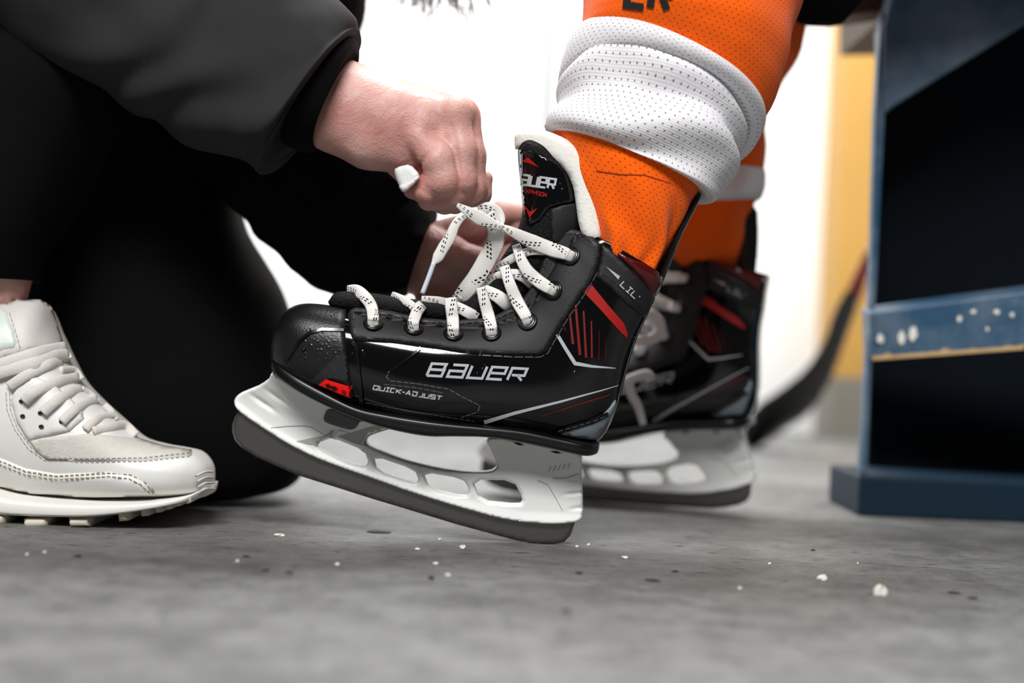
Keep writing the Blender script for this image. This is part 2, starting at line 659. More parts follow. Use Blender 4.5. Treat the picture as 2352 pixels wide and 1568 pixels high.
FONT = {
    'B': ([[(0, 0), (0, 1), (.9, 1), (.86, .52)], [(0, .52), (.92, .52), (.9, 0), (0, 0)]], 1.27),
    'A': ([[(.06, 1), (.93, 1), (.93, 0), (0, 0), (0, .5), (.93, .5)]], 1.24),
    'U': ([[(0, 1), (0, 0), (.92, 0), (.92, 1)]], 1.24),
    'E': ([[(.9, 0), (0, 0), (0, 1), (.92, 1), (.92, .5), (0, .5)]], 1.24),
    'R': ([[(0, 0), (0, 1), (.92, 1), (.92, .42), (.15, .42)], [(.5, .42), (.88, 0)]], 1.2),
    'Q': ([[(0, 0), (0, 1), (.92, 1), (.92, 0), (0, 0)], [(.6, .3), (1.0, -.1)]], 1.25),
    'I': ([[(.3, 0), (.3, 1)], [(0, 0), (.6, 0)], [(0, 1), (.6, 1)]], .9),
    'C': ([[(.74, 1), (0, 1), (0, 0), (.74, 0)]], 1.12),
    'K': ([[(0, 0), (0, 1)], [(.9, 1), (.15, .5), (.9, 0)]], 1.15),
    '-': ([[(0, .5), (.5, .5)]], .75),
    'a': ([[(0, 0), (.45, 1), (.9, 0)], [(.3, .3), (.75, .3)]], 1.15),
    'D': ([[(.2, .6), (.2, 0), (.93, 0), (.93, 1), (0, 1)]], 1.2),
    'J': ([[(.85, 1), (.85, 0), (.25, 0)]], 1.2),
    'S': ([[(.92, 1), (0, 1), (0, .5), (.92, .5), (.92, 0), (0, 0)]], 1.2),
    'T': ([[(0, 1), (.95, 1)], [(.48, 1), (.48, 0)]], 1.15),
    'L': ([[(0, 1), (0, 0), (.8, 0)]], 1.05),
    "'": ([[(0, 1), (0, .75)]], .4),
    '1': ([[(0, 1), (.3, 1), (.3, 0)]], .6),
    '2': ([[(0, 1), (.8, 1), (.8, .5), (0, .5), (0, 0), (.8, 0)]], 1.0),
    ' ': ([], .6),
    'X': ([[(0, 0), (.9, 1)], [(0, 1), (.9, 0)]], 1.15),
    'P': ([[(0, 0), (0, 1), (.9, 1), (.9, .5), (0, .5)]], 1.15),
    'M': ([[(0, 0), (0, 1), (.5, .4), (1, 1), (1, 0)]], 1.25),
    'O': ([[(0, 0), (0, 1), (.9, 1), (.9, 0), (0, 0)]], 1.15),
}


def word(st, text, p0, p1, up, sw, kx=None):
    """letters along p0->p1; up = vector of one letter height (slant included)"""
    p0, p1, up = np.array(p0, float), np.array(p1, float), np.array(up, float)
    tot = sum(FONT[c][1] for c in text) - 0.25
    ex = (p1 - p0) / tot
    x = 0
    for c in text:
        for ln in FONT[c][0]:
            st.line([p0 + ex * (x + q[0]) + up * q[1] for q in ln], sw, step=4)
        x += FONT[c][1]


def ribbon(name, mat, parent, path, wpx, b=None, off=0.0015, th=0.0006, sub=8, roll=None, vscale=1.0, twist=None):
    """a flat lace; path rows (px,py,Y or None), None = lying on surface b"""
    pts = []
    for q in path:
        if q[2] is None:
            p, n = proj(b, q[0], q[1], off)
            pts.append((q[0], q[1], min(p.y, YS - .005)))
        else:
            pts.append(q)
    s = crom(pts, sub)
    W = np.array([P(a, b_, c) for a, b_, c in s])
    n = len(W)
    ww = np.interp(np.linspace(0, 1, n), np.linspace(0, 1, len(wpx)), wpx) if hasattr(wpx, '__len__') else np.full(n, wpx)
    vs, uvs = [], []
    L = 0
    prof = [(-1, 0), (-.8, 1), (0, 1.25), (.8, 1), (1, 0), (.8, -1), (0, -1.25), (-.8, -1)]
    for i in range(n):
        a, c = W[max(0, i - 1)], W[min(n - 1, i + 1)]
        T = (c - a) / (np.linalg.norm(c - a) + 1e-9)
        V = W[i] - np.array(CAM)
        V /= np.linalg.norm(V)
        X = np.cross(V, T); X /= np.linalg.norm(X) + 1e-9
        N = np.cross(T, X)
        if twist is not None:
            an = np.interp(i / (n - 1), np.linspace(0, 1, len(twist)), twist)
            X, N = X * math.cos(an) + N * math.sin(an), N * math.cos(an) - X * math.sin(an)
        if i:
            L += np.linalg.norm(W[i] - W[i - 1])
        hw = ww[i] / 2 * s[i][2] / F
        for (x, y) in prof:
            vs.append(W[i] + X * hw * x + N * th * y)
            uvs.append((L, x / 2 + .5))
    k = len(prof)
    fs = [(i * k + j, i * k + (j + 1) % k, (i + 1) * k + (j + 1) % k, (i + 1) * k + j) for i in range(n - 1) for j in range(k)]
    fs += [tuple(range(k))[::-1], tuple((n - 1) * k + j for j in range(k))]
    return fixnormals(link(name, vs, fs, mat, parent, uv=np.array(uvs)))


def tube(name, mat, parent, pts, rad, nseg=14, sub=6):
    """round tube through world points"""
    s = crom([tuple(p) for p in pts], sub)
    n = len(s)
    rr = np.interp(np.linspace(0, 1, n), np.linspace(0, 1, len(rad)), rad) if hasattr(rad, '__len__') else np.full(n, rad)
    vs = []
    up = np.array([0.13, 0.2, 1.0])
    for i in range(n):
        T = s[min(n - 1, i + 1)] - s[max(0, i - 1)]
        T /= np.linalg.norm(T) + 1e-9
        X = np.cross(T, up); X /= np.linalg.norm(X) + 1e-9
        N = np.cross(X, T)
        for k in range(nseg):
            a = 2 * math.pi * k / nseg
            vs.append(s[i] + (X * math.cos(a) + N * math.sin(a)) * rr[i])
    fs = [(i * nseg + j, i * nseg + (j + 1) % nseg, (i + 1) * nseg + (j + 1) % nseg, (i + 1) * nseg + j) for i in range(n - 1) for j in range(nseg)]
    fs += [tuple(range(nseg))[::-1], tuple((n - 1) * nseg + j for j in range(nseg))]
    return fixnormals(link(name, vs, fs, mat, parent)) if name else (vs, fs)


def torus(c, nrm, R, r, n=36, m=10):
    c, nrm = np.array(c), np.array(nrm)
    nrm = nrm / np.linalg.norm(nrm)
    X = np.cross(nrm, [0, 0, 1.0]); X /= np.linalg.norm(X)
    Z = np.cross(X, nrm)
    vs = []
    for i in range(n):
        a = 2 * math.pi * i / n
        d = X * math.cos(a) + Z * math.sin(a)
        for j in range(m):
            b = 2 * math.pi * j / m
            vs.append(c + d * (R + r * math.cos(b)) + nrm * r * math.sin(b))
    fs = [(i * m + j, i * m + (j + 1) % m, ((i + 1) % n) * m + (j + 1) % m, ((i + 1) % n) * m + j) for i in range(n) for j in range(m)]
    return vs, fs


def merge(parts):
    vs, fs = [], []
    for v, f in parts:
        b = len(vs)
        vs += [tuple(q) for q in v]
        fs += [tuple(b + i for i in t) for t in f]
    return vs, fs


def box(x0, x1, y0, y1, z0, z1):
    v = [(x, y, z) for x in (x0, x1) for y in (y0, y1) for z in (z0, z1)]
    f = [(0, 1, 3, 2), (4, 6, 7, 5), (0, 4, 5, 1), (2, 3, 7, 6), (0, 2, 6, 4), (1, 5, 7, 3)]
    return v, f


def boxobj(name, mat, parent, *a, bev=0.0):
    o = link(name, *box(*a), mat, parent, smooth=False)
    if bev:
        m = o.modifiers.new('bevel', 'BEVEL')
        m.width = bev
        m.segments = 3
    return o


def prism(name, mat, parent, front, dv, bev=0.0):
    """world-space polygon pushed along dv"""
    n = len(front)
    fr = [Vector(p) for p in front]
    vs = fr + [p + Vector(dv) for p in fr]
    fs = [tuple(range(n)), tuple(range(n, 2 * n))[::-1]] + [(i, (i + 1) % n, n + (i + 1) % n, n + i) for i in range(n)]
    o = fixnormals(link(name, vs, fs, mat, parent, smooth=False))
    if bev:
        m = o.modifiers.new('bevel', 'BEVEL')
        m.width = bev
        m.segments = 3
    return o


# ------------------------------------------------------------------ signed-distance sculpting
def rcone(p, a, b, ra, rb):
    a, b = np.array(a, float), np.array(b, float)
    ab = b - a
    t = np.clip(((p - a) @ ab) / (ab @ ab + 1e-9), 0, 1)
    return np.linalg.norm(p - (a + t[..., None] * ab), axis=-1) - (ra + (rb - ra) * t)


def smin(a, b, k):
    h = np.clip(0.5 + 0.5 * (b - a) / k, 0, 1)
    return b * (1 - h) + a * h - k * h * (1 - h)


def chain(p, pts, k):
    d = None
    for i in range(len(pts) - 1):
        q = rcone(p, pts[i][:3], pts[i + 1][:3], pts[i][3], pts[i + 1][3])
        d = q if d is None else smin(d, q, k)
    return d


def surfnet(fn, lo, hi, h):
    lo, hi = np.array(lo, float), np.array(hi, float)
    n = np.ceil((hi - lo) / h).astype(int) + 1
    ax = [lo[i] + h * np.arange(n[i]) for i in range(3)]
    D = np.empty(tuple(n), np.float32)
    for i, x in enumerate(ax[0]):
        yy, zz = np.meshgrid(ax[1], ax[2], indexing='ij')
        D[i] = fn(np.stack([np.full_like(yy, x), yy, zz], -1))
    s = D < 0
    corner = [(a, b, c) for a in (0, 1) for b in (0, 1) for c in (0, 1)]
    m = n - 1
    cs = np.stack([s[a:a + m[0], b:b + m[1], c:c + m[2]] for a, b, c in corner], -1)
    cnt = cs.sum(-1)
    act = (cnt > 0) & (cnt < 8)
    idx = -np.ones(act.shape, np.int64)
    cells = np.argwhere(act)
    idx[act] = np.arange(len(cells))
    dv = np.stack([D[a:a + m[0], b:b + m[1], c:c + m[2]][act] for a, b, c in corner], -1)
    acc = np.zeros((len(cells), 3)); w_ = np.zeros(len(cells))
    for i in range(8):
        for j in range(i + 1, 8):
            ci, cj = np.array(corner[i]), np.array(corner[j])
            if np.abs(ci - cj).sum() != 1:
                continue
            a, b = dv[:, i], dv[:, j]
            x = (a < 0) != (b < 0)
            t = np.where(x, a / np.where(x, a - b, 1), 0)
            acc += x[:, None] * (ci + t[:, None] * (cj - ci))
            w_ += x
    V = lo + (cells + acc / w_[:, None]) * h
    faces = []
    for d in range(3):
        e = [0, 0, 0]; e[d] = 1
        a = s[tuple(slice(0, n[q] - e[q]) for q in range(3))]
        b = s[tuple(slice(e[q], n[q]) for q in range(3))]
        u, v = (d + 1) % 3, (d + 2) % 3
        for flip, cond in ((False, a & ~b), (True, ~a & b)):
            E = np.argwhere(cond)
            E = E[(E[:, u] > 0) & (E[:, v] > 0) & (E[:, u] < m[u]) & (E[:, v] < m[v])]
            if not len(E):
                continue
            q = []
            for du, dv_ in ((0, 0), (-1, 0), (-1, -1), (0, -1)):
                c = E.copy(); c[:, u] += du; c[:, v] += dv_
                q.append(idx[c[:, 0], c[:, 1], c[:, 2]])
            q = np.stack(q, 1)
            q = q[(q >= 0).all(1)]
            if flip:
                q = q[:, ::-1]
            faces += [tuple(int(i) for i in t) for t in q]
    return V, faces


def px_sculpt(fn, lo, hi, h, Yc):
    """sculpt in (px,py,depth px) at distance Yc, returned in world metres"""
    V, f = surfnet(fn, lo, hi, h)
    k = Yc / F
    W = Pn(V[:, :2], np.full(len(V), Yc))
    W[:, 1] = Yc + V[:, 2] * k
    return W, f


# ================================================================== THE SETTING
fl = link('floor', [(-4, -1.2, 0), (4, -1.2, 0), (4, 3.2, 0), (-4, 3.2, 0)], [(0, 1, 2, 3)], 'floor', smooth=False)
tag(fl, 'dark grey scuffed rubber floor', kind='structure')
WY = floorY(1900, 1000)
wl = link('wall_back', *box(-4, 4, WY, WY + .1, 0, 2.8), 'wall', smooth=False)
tag(wl, 'bright white wall behind the people', kind='structure')
s0 = P(1262, 120, WY).x
tr = link('trim_1', *box(s0 - .008, s0 + .008, WY - .004, WY, 0, 2.8), 'seam', smooth=False)
tag(tr, 'thin grey upright seam strip on the white wall', kind='structure')
xa, xb = P(1924, 500, WY - .1).x, P(2120, 500, WY - .1).x
zt = P(1950, 866, WY - .1).z
t2 = link('trim_2', *box(xa, xb, WY - .1, WY, zt, 2.8), 'yellow', smooth=False)
tag(t2, 'yellow painted pillar at the wall behind the blue bench', kind='structure')
t3 = link('trim_3', *box(xa, xb, WY - .1, WY, 0.0, zt), 'greybase', smooth=False)
tag(t3, 'grey foot of the yellow pillar', kind='structure')

# ================================================================== NEAR SKATE
sk = root('ice_skate', 'black hockey skate with red and silver stripes being laced, tipped up on its heel', 'ice skate',
          G(1268, 1249))

BOOT = [  # sole/heel point, instep point, half width
    (628, 826, 628, 803, .003), (632, 842, 631, 780, .013), (648, 860, 643, 748, .021), (688, 886, 668, 714, .0275),
    (745, 915, 712, 702, .0315), (826, 948, 802, 712, .034), (890, 970, 862, 722, .035), (960, 988, 925, 732, .035),
    (1030, 993, 990, 742, .034), (1100, 995, 1070, 746, .032), (1180, 1003, 1142, 734, .031), (1262, 1018, 1192, 708, .030),
    (1338, 1030, 1224, 668, .0295), (1384, 1000, 1245, 628, .0295), (1412, 945, 1258, 600, .0295), (1428, 893, 1272, 575, .029),
    (1446, 824, 1292, 555, .0285), (1464, 772, 1302, 545, .0285), (1485, 727, 1312, 538, .0285), (1504, 680, 1322, 534, .029),
    (1523, 640, 1335, 532, .029)]
YB = YS - .004
v, f, uv = loft(BOOT, YB, 72, 2.7, 6)
boot = fixnormals(link('boot', v, f, 'boot', sk))
BB = bvh_of(boot)

v, f, uv = loft(BOOT[:6], YB, 72, 2.7, 6, grow=0.0014)
toe = fixnormals(link('toe_cap', v, f, 'toe', sk))
TB = bvh_of(toe)

OUT = [(626, 822, 627, 808, .005), (636, 852, 642, 824, .021), (676, 883, 694, 856, .029), (740, 918, 762, 892, .033), (820, 952, 832, 926, .0355),
       (893, 977, 900, 940, .0365), (983, 995, 985, 953, .0365), (1050, 996, 1050, 962, .0355), (1120, 998, 1122, 970, .034),
       (1195, 1010, 1200, 978, .0325), (1270, 1026, 1276, 994, .0315), (1335, 1040, 1338, 1007, .030), (1364, 1038, 1368, 1012, .022), (1374, 1030, 1375, 1016, .010)]
v, f, uv = loft(OUT, YB, 48, 5.5, 6)
outsole = fixnormals(link('outsole', v, f, 'outsole', sk))

# --- tongue, its felt liner
TONGUE = [(762, 704, 757, 690, .010), (785, 718, 778, 670, .014), (860, 728, 845, 672, .016), (930, 738, 928, 684, .016), (1010, 745, 1010, 692, .016),
          (1070, 745, 1058, 690, .016), (1130, 738, 1100, 668, .016), (1182, 722, 1130, 634, .017), (1232, 675, 1150, 596, .018),
          (1272, 628, 1174, 558, .020), (1308, 580, 1190, 524, .022), (1336, 530, 1200, 485, .024), (1342, 480, 1197, 440, .024),
          (1335, 435, 1193, 400, .024), (1320, 392, 1190, 365, .024), (1300, 362, 1190, 338, .022), (1280, 345, 1196, 325, .018)]
v, f, uv = loft(TONGUE, YB, 48, 2.2, 6)
tongue = fixnormals(link('tongue', v, f, 'meshfab', sk))
NB_ = bvh_of(tongue)

felt_out = [(1183, 345), (1181, 313), (1188, 301), (1203, 298), (1233, 297), (1261, 302), (1297, 317), (1328, 336), (1349, 359), (1366, 388), (1372, 425),
            (1377, 484), (1384, 556), (1345, 552), (1330, 522), (1323, 471), (1318, 433), (1305, 400), (1279, 374), (1246, 357), (1210, 345), (1191, 341)]


def feltY(x, y):
    return YB - .0215 + .017 * np.clip((1300 - x) / 115, 0, 1) ** 1.6


liner = plate('tongue_liner', 'felt', tongue, felt_out, Y=feltY, t=.0046, r=22, step=6, round_=1, tmin=.1)
tag(liner, 'white felt edge of the tongue')

# tongue face: glossy badge and leather side panel
badge = patch('badge', 'boot', tongue, [(1196, 344), (1212, 346), (1246, 358), (1279, 375), (1305, 401), (1318, 434), (1322, 462), (1290, 468), (1262, 476),
              (1240, 505), (1220, 518), (1209, 503), (1203, 460), (1199, 408)], NB_, .0012, .002, step=6)
BG = bvh_of(badge)
panel = patch('leather_panel', 'facing', tongue, [(1324, 466), (1330, 530), (1325, 560), (1268, 556), (1266, 482), (1290, 472)], NB_, .0016, .002, step=6)
s = Strokes(BG, .0006)
word(s, 'AUER', (1199, 423), (1273, 434), (4, -22), 5.0)
# the B of the word runs round the front edge of the tongue
s.build('lettering', 'silver', tongue)
s = Strokes(BG, .0006)
s.poly([(1200, 371), (1214, 361), (1239, 384), (1216, 374)], 5)
s.poly([(1206, 470), (1219, 486), (1236, 478), (1218, 500)], 5)
word(s, 'XPMSOX', (1210, 443), (1256, 452), (1, -8), 1.7)
s.build('red_mark', 'red', tongue)
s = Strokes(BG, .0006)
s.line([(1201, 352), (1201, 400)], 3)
s.build('painted_edge_shine', 'bluegrey', tongue)  # pale stroke painted as a glint along the tongue's front edge

# --- tendon guard behind the leg
plate('tendon_guard', 'glossblack', sk, [(1594, 446), (1612, 446), (1598, 478), (1576, 520), (1557, 560), (1546, 590), (1526, 640), (1512, 672), (1496, 660), (1502, 625),
      (1519, 584), (1549, 525), (1578, 470)], Y=YB, t=.015, r=10, step=6)

# --- eyelet facing
FAC = [(799, 724), (804, 711), (817, 706), (855, 708), (898, 714), (934, 722), (977, 730), (1020, 734), (1059, 734), (1100, 731), (1130, 727), (1174, 706),
       (1200, 686), (1219, 662), (1240, 618), (1250, 590), (1262, 565), (1274, 548), (1288, 532), (1312, 525), (1340, 531), (1362, 545), (1379, 562),
       (1376, 600), (1370, 622), (1351, 658), (1305, 724), (1270, 782), (1256, 808), (1240, 817), (1177, 817), (1126, 815), (1060, 810), (983, 797),
       (900, 787), (812, 783), (806, 770)]
YF = YB - .0195
facing = patch('facing', 'facing', sk, FAC, BB, .0022, .0026, step=7, ymax=YF, edge=8)
FB = bvh_of(facing)
SURF = bvh_of(boot, toe, facing)
s = Strokes(FB, .0005)
seam = [(812, 725), (812, 716), (855, 716), (898, 722), (934, 730), (977, 738), (1059, 743), (1130, 736), (1180, 714), (1208, 690), (1228, 664), (1249, 620), (1262, 580),
        (1284, 548), (1300, 536), (1330, 537), (1366, 560), (1366, 600), (1340, 660), (1296, 724), (1262, 780), (1248, 804), (1236, 809), (1126, 808), (1060, 803), (983, 790),
        (900, 779), (816, 775), (812, 725)]
s.line(seam, 2.6, step=4, dash=(3, 1))
s.build('stitching', 'thread', facing)
s = Strokes(BB, .0012)
s.line([(1372, 626), (1351, 664), (1307, 728), (1272, 786), (1258, 811), (1241, 820), (1177, 820), (1100, 816)], 3.2, step=4, dash=(5, 1))
s.build('raw_edge', 'edgegrey', facing)

# collar band (LIL') and red collar trim
band = patch('collar_band', 'band', boot, [(1382, 562), (1400, 570), (1440, 610), (1480, 650), (1508, 690), (1494, 712), (1478, 728), (1440, 700), (1400, 660), (1368, 636), (1378, 600)], BB, .0014, .002, step=7, edge=5)
CB = bvh_of(band)
s = Strokes(CB, .0006)
word(s, "LIL'", (1424, 655), (1462, 690), (9, -9), 2.6)
s.poly([(1392, 612), (1424, 634), (1420, 642)], 5)
s.build('lettering', 'silver', boot)
patch('collar_trim', 'darkred', boot, [(1397, 566), (1408, 569), (1442, 590), (1476, 604), (1506, 624), (1520, 636), (1514, 676), (1500, 690), (1478, 645), (1440, 606)], BB, .0018, .002, step=7, edge=5)
s = Strokes(CB, .0005)
s.line([(1384, 628), (1410, 646), (1440, 674), (1476, 712)], 3, step=5, dash=(3, 1))
s.line([(1404, 566), (1442, 587), (1476, 600), (1510, 622)], 3, step=5, dash=(3, 1))
s.build('stitching', 'thread', boot)

# stripes
s = Strokes(BB, .0007)
s.poly([(1352, 656), (1360, 655), (1398, 702), (1432, 742), (1440, 766), (1438, 776), (1424, 762), (1380, 712), (1342, 672)])
bars = [((1292, 742), (1299, 760), 4), ((1309, 722), (1316, 790), 6), ((1322, 700), (1332, 815), 6.5), ((1340, 714), (1346, 821), 5.5), ((1358, 737), (1359, 822), 4.5), ((1376, 759), (1374, 826), 3.2), ((1391, 782), (1388, 828), 1.6)]
for a, b_, w_ in bars:
    pass
s.build('red_stripe', 'red', boot)
Strokes(BB, .0007).line([(1245, 953), (1320, 930), (1400, 905)], 1.0, 3.0).build('red_stripe', 'dimred', boot)
for a, b_, w_ in bars:
    Strokes(BB, .0007).line([a, b_], w_ * .7, w_).build('red_bar', 'dimred' if w_ > 4 else 'darkred', boot)
s = Strokes(BB, .0007)
s.line([(1280, 768), (1299, 800), (1321, 835)], 7.5, 8.5)
s.line([(1319, 834), (1360, 841), (1412, 845)], 9, 2)
s.line([(1112, 968), (1180, 948), (1290, 921), (1380, 896), (1418, 884)], 9, 2)
s.build('silver_stripe', 'silver', boot)
HP = patch('heel_panel', 'bluegrey', boot, [(1284, 988), (1330, 975), (1384, 952), (1400, 936), (1412, 918), (1413, 932), (1398, 962), (1374, 998), (1362, 1008), (1330, 1004), (1290, 996)], BB, .0008, .0012, step=7)
s = Strokes(BB, .0012)
s.line([(1275, 990), (1320, 978), (1360, 966), (1394, 949)], 11, 11)
s.build('heel_strap', 'boot', boot)
s = Strokes(BB, .0016)
s.line([(1282, 987), (1320, 977), (1360, 965), (1396, 950)], 2, step=5, dash=(2, 1))
s.build('stitching', 'threadgrey', boot)

# main logo and small lettering
s = Strokes(BB, .0007)
word(s, 'BAUER', (980, 862), (1200, 874), (12, -27), 5.8)
s.build('lettering', 'silver', boot)
s = Strokes(BB, .0007)
word(s, 'QUICK-aDJUST', (857, 893), (1012, 918), (3, -8.5), 2.6)
s.build('lettering', 'silver', boot)
s = Strokes(BB, .0006)
s.line([(966, 800), (948, 815), (925, 832), (893, 854), (888, 866), (896, 874), (960, 881), (1030, 893), (1060, 910), (1102, 930), (1098, 944), (1060, 957)], 2.0, step=3, dash=(4, 1))
s.line([(882, 882), (950, 889), (1020, 902)], 1.6, step=3, dash=(4, 1))
s.line([(842, 923), (900, 935), (1000, 952), (1090, 966)], 1.4, step=3, dash=(4, 1))
s.build('stitching', 'threadgrey', boot)
# raised ridge from the facing to the logo window, quarter seam behind the toe cap
s = Strokes(BB, .0016)
s.line([(810, 786), (820, 800), (824, 850), (830, 900), (832, 934)], 8, 8)
s.line([(966, 800), (948, 815), (925, 832), (895, 852)], 6, 5)
s.build('piping', 'glossblack', boot)

# toe cap relief
s = Strokes(TB, .0010)
s.line([(657, 830), (672, 806), (690, 782), (712, 764), (740, 757), (800, 759)], 7, 6)
s.build('groove', 'glossblack', toe)
s = Strokes(TB, .0010)
s.poly([(716, 872), (748, 842), (778, 815), (806, 803), (818, 806), (820, 880), (760, 866), (738, 884)], 7)
s.build('carbon_panel', 'carbon', toe)
s = Strokes(TB, .0016)
s.poly([(734, 881), (750, 869), (822, 891), (823, 917)], 6)
s.build('size_tab', 'brightred', toe)
s = Strokes(TB, .0021)
s.line([(757, 883), (770, 887)], 4)
s.poly([(749, 880), (759, 877), (757, 888)], 4)
s.poly([(779, 889), (769, 882), (767, 894)], 4)
word(s, '11 12', (786, 902), (814, 911), (2, -9), 2.0)
s.build('size_lettering', 'thread', toe)
vv = []
for (x, y, r) in [(698, 802, 5), (684, 816, 2), (760, 737, 2), (745, 730, 1.5), (772, 742, 2)]:
    p, n = proj(TB, x, y, 0.0)
    bm = bmesh.new()
    bmesh.ops.create_icosphere(bm, subdivisions=3, radius=r * YS / F)
    vv.append(([p + q.co for q in bm.verts], [tuple(z.index for z in q.verts) for q in bm.faces]))
    bm.free()
link('water_drop', *merge(vv), 'glossblack', toe)

# --- eyelets
EYE = [(857, 744), (950, 755), (1041, 767), (1129, 765), (1212, 738), (1271, 667), (1311, 588)]
for x, y in EYE:
    p, n = proj(FB, x, y, .0006, ymax=YF - .002)
    e = link('eyelet', *torus(p, n, 19 * YB / F, 3.6 * YB / F), 'ringblack', sk)
    p2, _ = proj(FB, x, y, .0012, ymax=YF - .002)
    link('inner_ring', *torus(p2, n, 15 * YB / F, 1.9 * YB / F), 'metal', e)
    d = [p + Vector(n) * 0.0002]
    X = n.cross(Vector((0, 0, 1))).normalized()
    Z = X.cross(n)
    ring = [p + n * .0003 + (X * math.cos(a) + Z * math.sin(a)) * 15 * YB / F for a in np.linspace(0, 2 * math.pi, 24, endpoint=False)]
    link('hole', [p + n * .0003] + ring, [(0, 1 + i, 1 + (i + 1) % 24) for i in range(24)], 'hole', e)

# --- holder
BIG = [(880, 960), (897, 984), (864, 994), (846, 1002), (841, 1013), (852, 1024), (903, 1044), (940, 1057), (1009, 1073), (1078, 1082), (1126, 1081), (1141, 1071), (1141, 1058), (1111, 997), (1105, 960)]
HOLD = [(632, 846), (629, 863), (604, 881), (574, 893), (555, 901), (543, 911), (539, 922), (544, 936), (558, 950), (609, 985), (663, 1019), (724, 1050), (788, 1074), (852, 1096),
        (940, 1128), (1042, 1160), (1144, 1188), (1195, 1197), (1259, 1202), (1310, 1200), (1330, 1195), (1339, 1184), (1338, 1127), (1335, 1079), (1335, 1030), (1262, 1015),
        (1180, 1000), (1111, 996), (1141, 1058), (1141, 1071), (1126, 1081), (1078, 1082), (1009, 1073), (940, 1057), (903, 1044), (852, 1024), (841, 1013), (846, 1002), (864, 994),
        (905, 981), (890, 968), (820, 946), (740, 910), (680, 880)]
H1 = [(732, 1020), (750, 1012), (765, 1007), (836, 1036), (844, 1059), (839, 1066), (801, 1057), (737, 1026)]
H2 = [(862, 1049), (951, 1080), (959, 1100), (954, 1104), (869, 1077)]
H3 = [(976, 1086), (1062, 1101), (1075, 1122), (1070, 1136), (988, 1117)]
H4 = [(1089, 1103), (1177, 1104), (1198, 1145), (1192, 1154), (1106, 1145)]
TOPL = np.array([(600, 830), (680, 878), (740, 908), (820, 946), (905, 975), (1000, 992), (1111, 996), (1180, 1005), (1262, 1020), (1340, 1035)], float)
BOTL = np.array([(545, 930), (609, 985), (724, 1050), (852, 1096), (1042, 1160), (1195, 1197), (1340, 1200)], float)




def outset(poly, d):
    p = np.array(poly, float)
    c = p.mean(0)
    out = []
    n = len(p)
    area_ = sum(p[k][0] * p[(k + 1) % n][1] - p[(k + 1) % n][0] * p[k][1] for k in range(n))
    sg = 1 if area_ > 0 else -1
    for k in range(n):
        a, b_, c_ = p[k - 1], p[k], p[(k + 1) % n]
        n1 = np.array([(b_ - a)[1], -(b_ - a)[0]]); n1 /= np.linalg.norm(n1) + 1e-9
        n2 = np.array([(c_ - b_)[1], -(c_ - b_)[0]]); n2 /= np.linalg.norm(n2) + 1e-9
        m_ = n1 + n2
        m_ /= max(.5, m_ @ m_ / 2) 
        out.append(tuple(b_ + m_ * sg * d))
    return out


H1, H2, H3, H4 = [outset(h, 3.0) for h in (H1, H2, H3, H4)]


def holdt(x, y):
    ty = np.interp(x, TOPL[:, 0], TOPL[:, 1])
    by = np.interp(x, BOTL[:, 0], BOTL[:, 1])
    k = np.clip((y - ty) / (by - ty + 1), 0, 1)          # 0 at the sole, 1 at the steel
    t = .0052 + .016 * (1 - k) ** 2.4
    t += .0016 * np.clip((k - .86) / .14, 0, 1)            # rim above the steel
    # moulded ridges at the heel and the nose
    t -= .0016 * np.exp(-((y - 1128 + (x - 1338) * .1) / 3) ** 2) * np.clip((x - 1285) / 30, 0, 1)
    t -= .0016 * np.exp(-((y - 1163 + (x - 1338) * .1) / 3) ** 2) * np.clip((x - 1300) / 30, 0, 1)
    for (cx, cy) in ((610, 925), (650, 915)):
        dx, dy = x - cx, y - cy
        a = dx * .82 + dy * .57
        b = -dx * .57 + dy * .82
        t += -.0022 * np.exp(-(b / 5) ** 2 - (a / 30) ** 2)
    return t


holder = plate('holder', 'holder', sk, HOLD, [H1, H2, H3, H4], Y=YS, t=holdt, r=5, step=4.5, round_=1, tmin=.45)
HB = bvh_of(holder)
patch('window_insert', 'insert', holder, [(752, 938), (744, 955), (745, 966), (760, 973), (800, 985), (814, 984), (822, 976), (827, 965), (838, 966), (838, 960), (775, 940)], HB, .0008, .002, step=6, round_=1)
for q in ([(696, 890), (708, 903), (725, 909), (712, 898)], [(868, 975), (880, 982), (900, 984), (885, 977)], [(1177, 1014), (1190, 1021), (1204, 1022), (1194, 1016)], [(1263, 1035), (1276, 1040), (1291, 1040), (1280, 1035)]):
    Strokes(HB, .0004).poly(q, 6).build('rivet_recess', 'hole', holder)
s = Strokes(HB, .0003)
s.poly([(680, 1013), (740, 1000), (768, 1004), (748, 1010), (730, 1022), (708, 1020)], 6)
s.poly([(776, 1001), (800, 996), (850, 980), (885, 975), (892, 984), (862, 992), (842, 1002), (838, 1014), (846, 1026), (815, 1018)], 6)
s.build('relief_shade', 'holdershade', holder)  # flat grey patches standing for shading on the moulded holder
s = Strokes(HB, .0003)
s.line([(622, 982), (660, 978), (700, 977), (716, 980), (742, 996), (790, 1018), (845, 1040)], 1.6)
s.build('mould_line_shade', 'holdershade', holder)
for i in range(5):
    Strokes(HB, .0003).line([(1260 + i * 11, 1083 - i * 2), (1266 + i * 11, 1070 - i * 2)], 2).build('moulded_tick_shade', 'holdershade', holder)
Strokes(HB, .0003).line([(1270, 1098), (1300, 1097), (1330, 1088)], 2).build('mould_line_shade', 'holdershade', holder)
Strokes(HB, .0003).line([(1235, 1102), (1258, 1112), (1275, 1140), (1292, 1172)], 1.4).build('mould_line_shade', 'holdershade', holder)

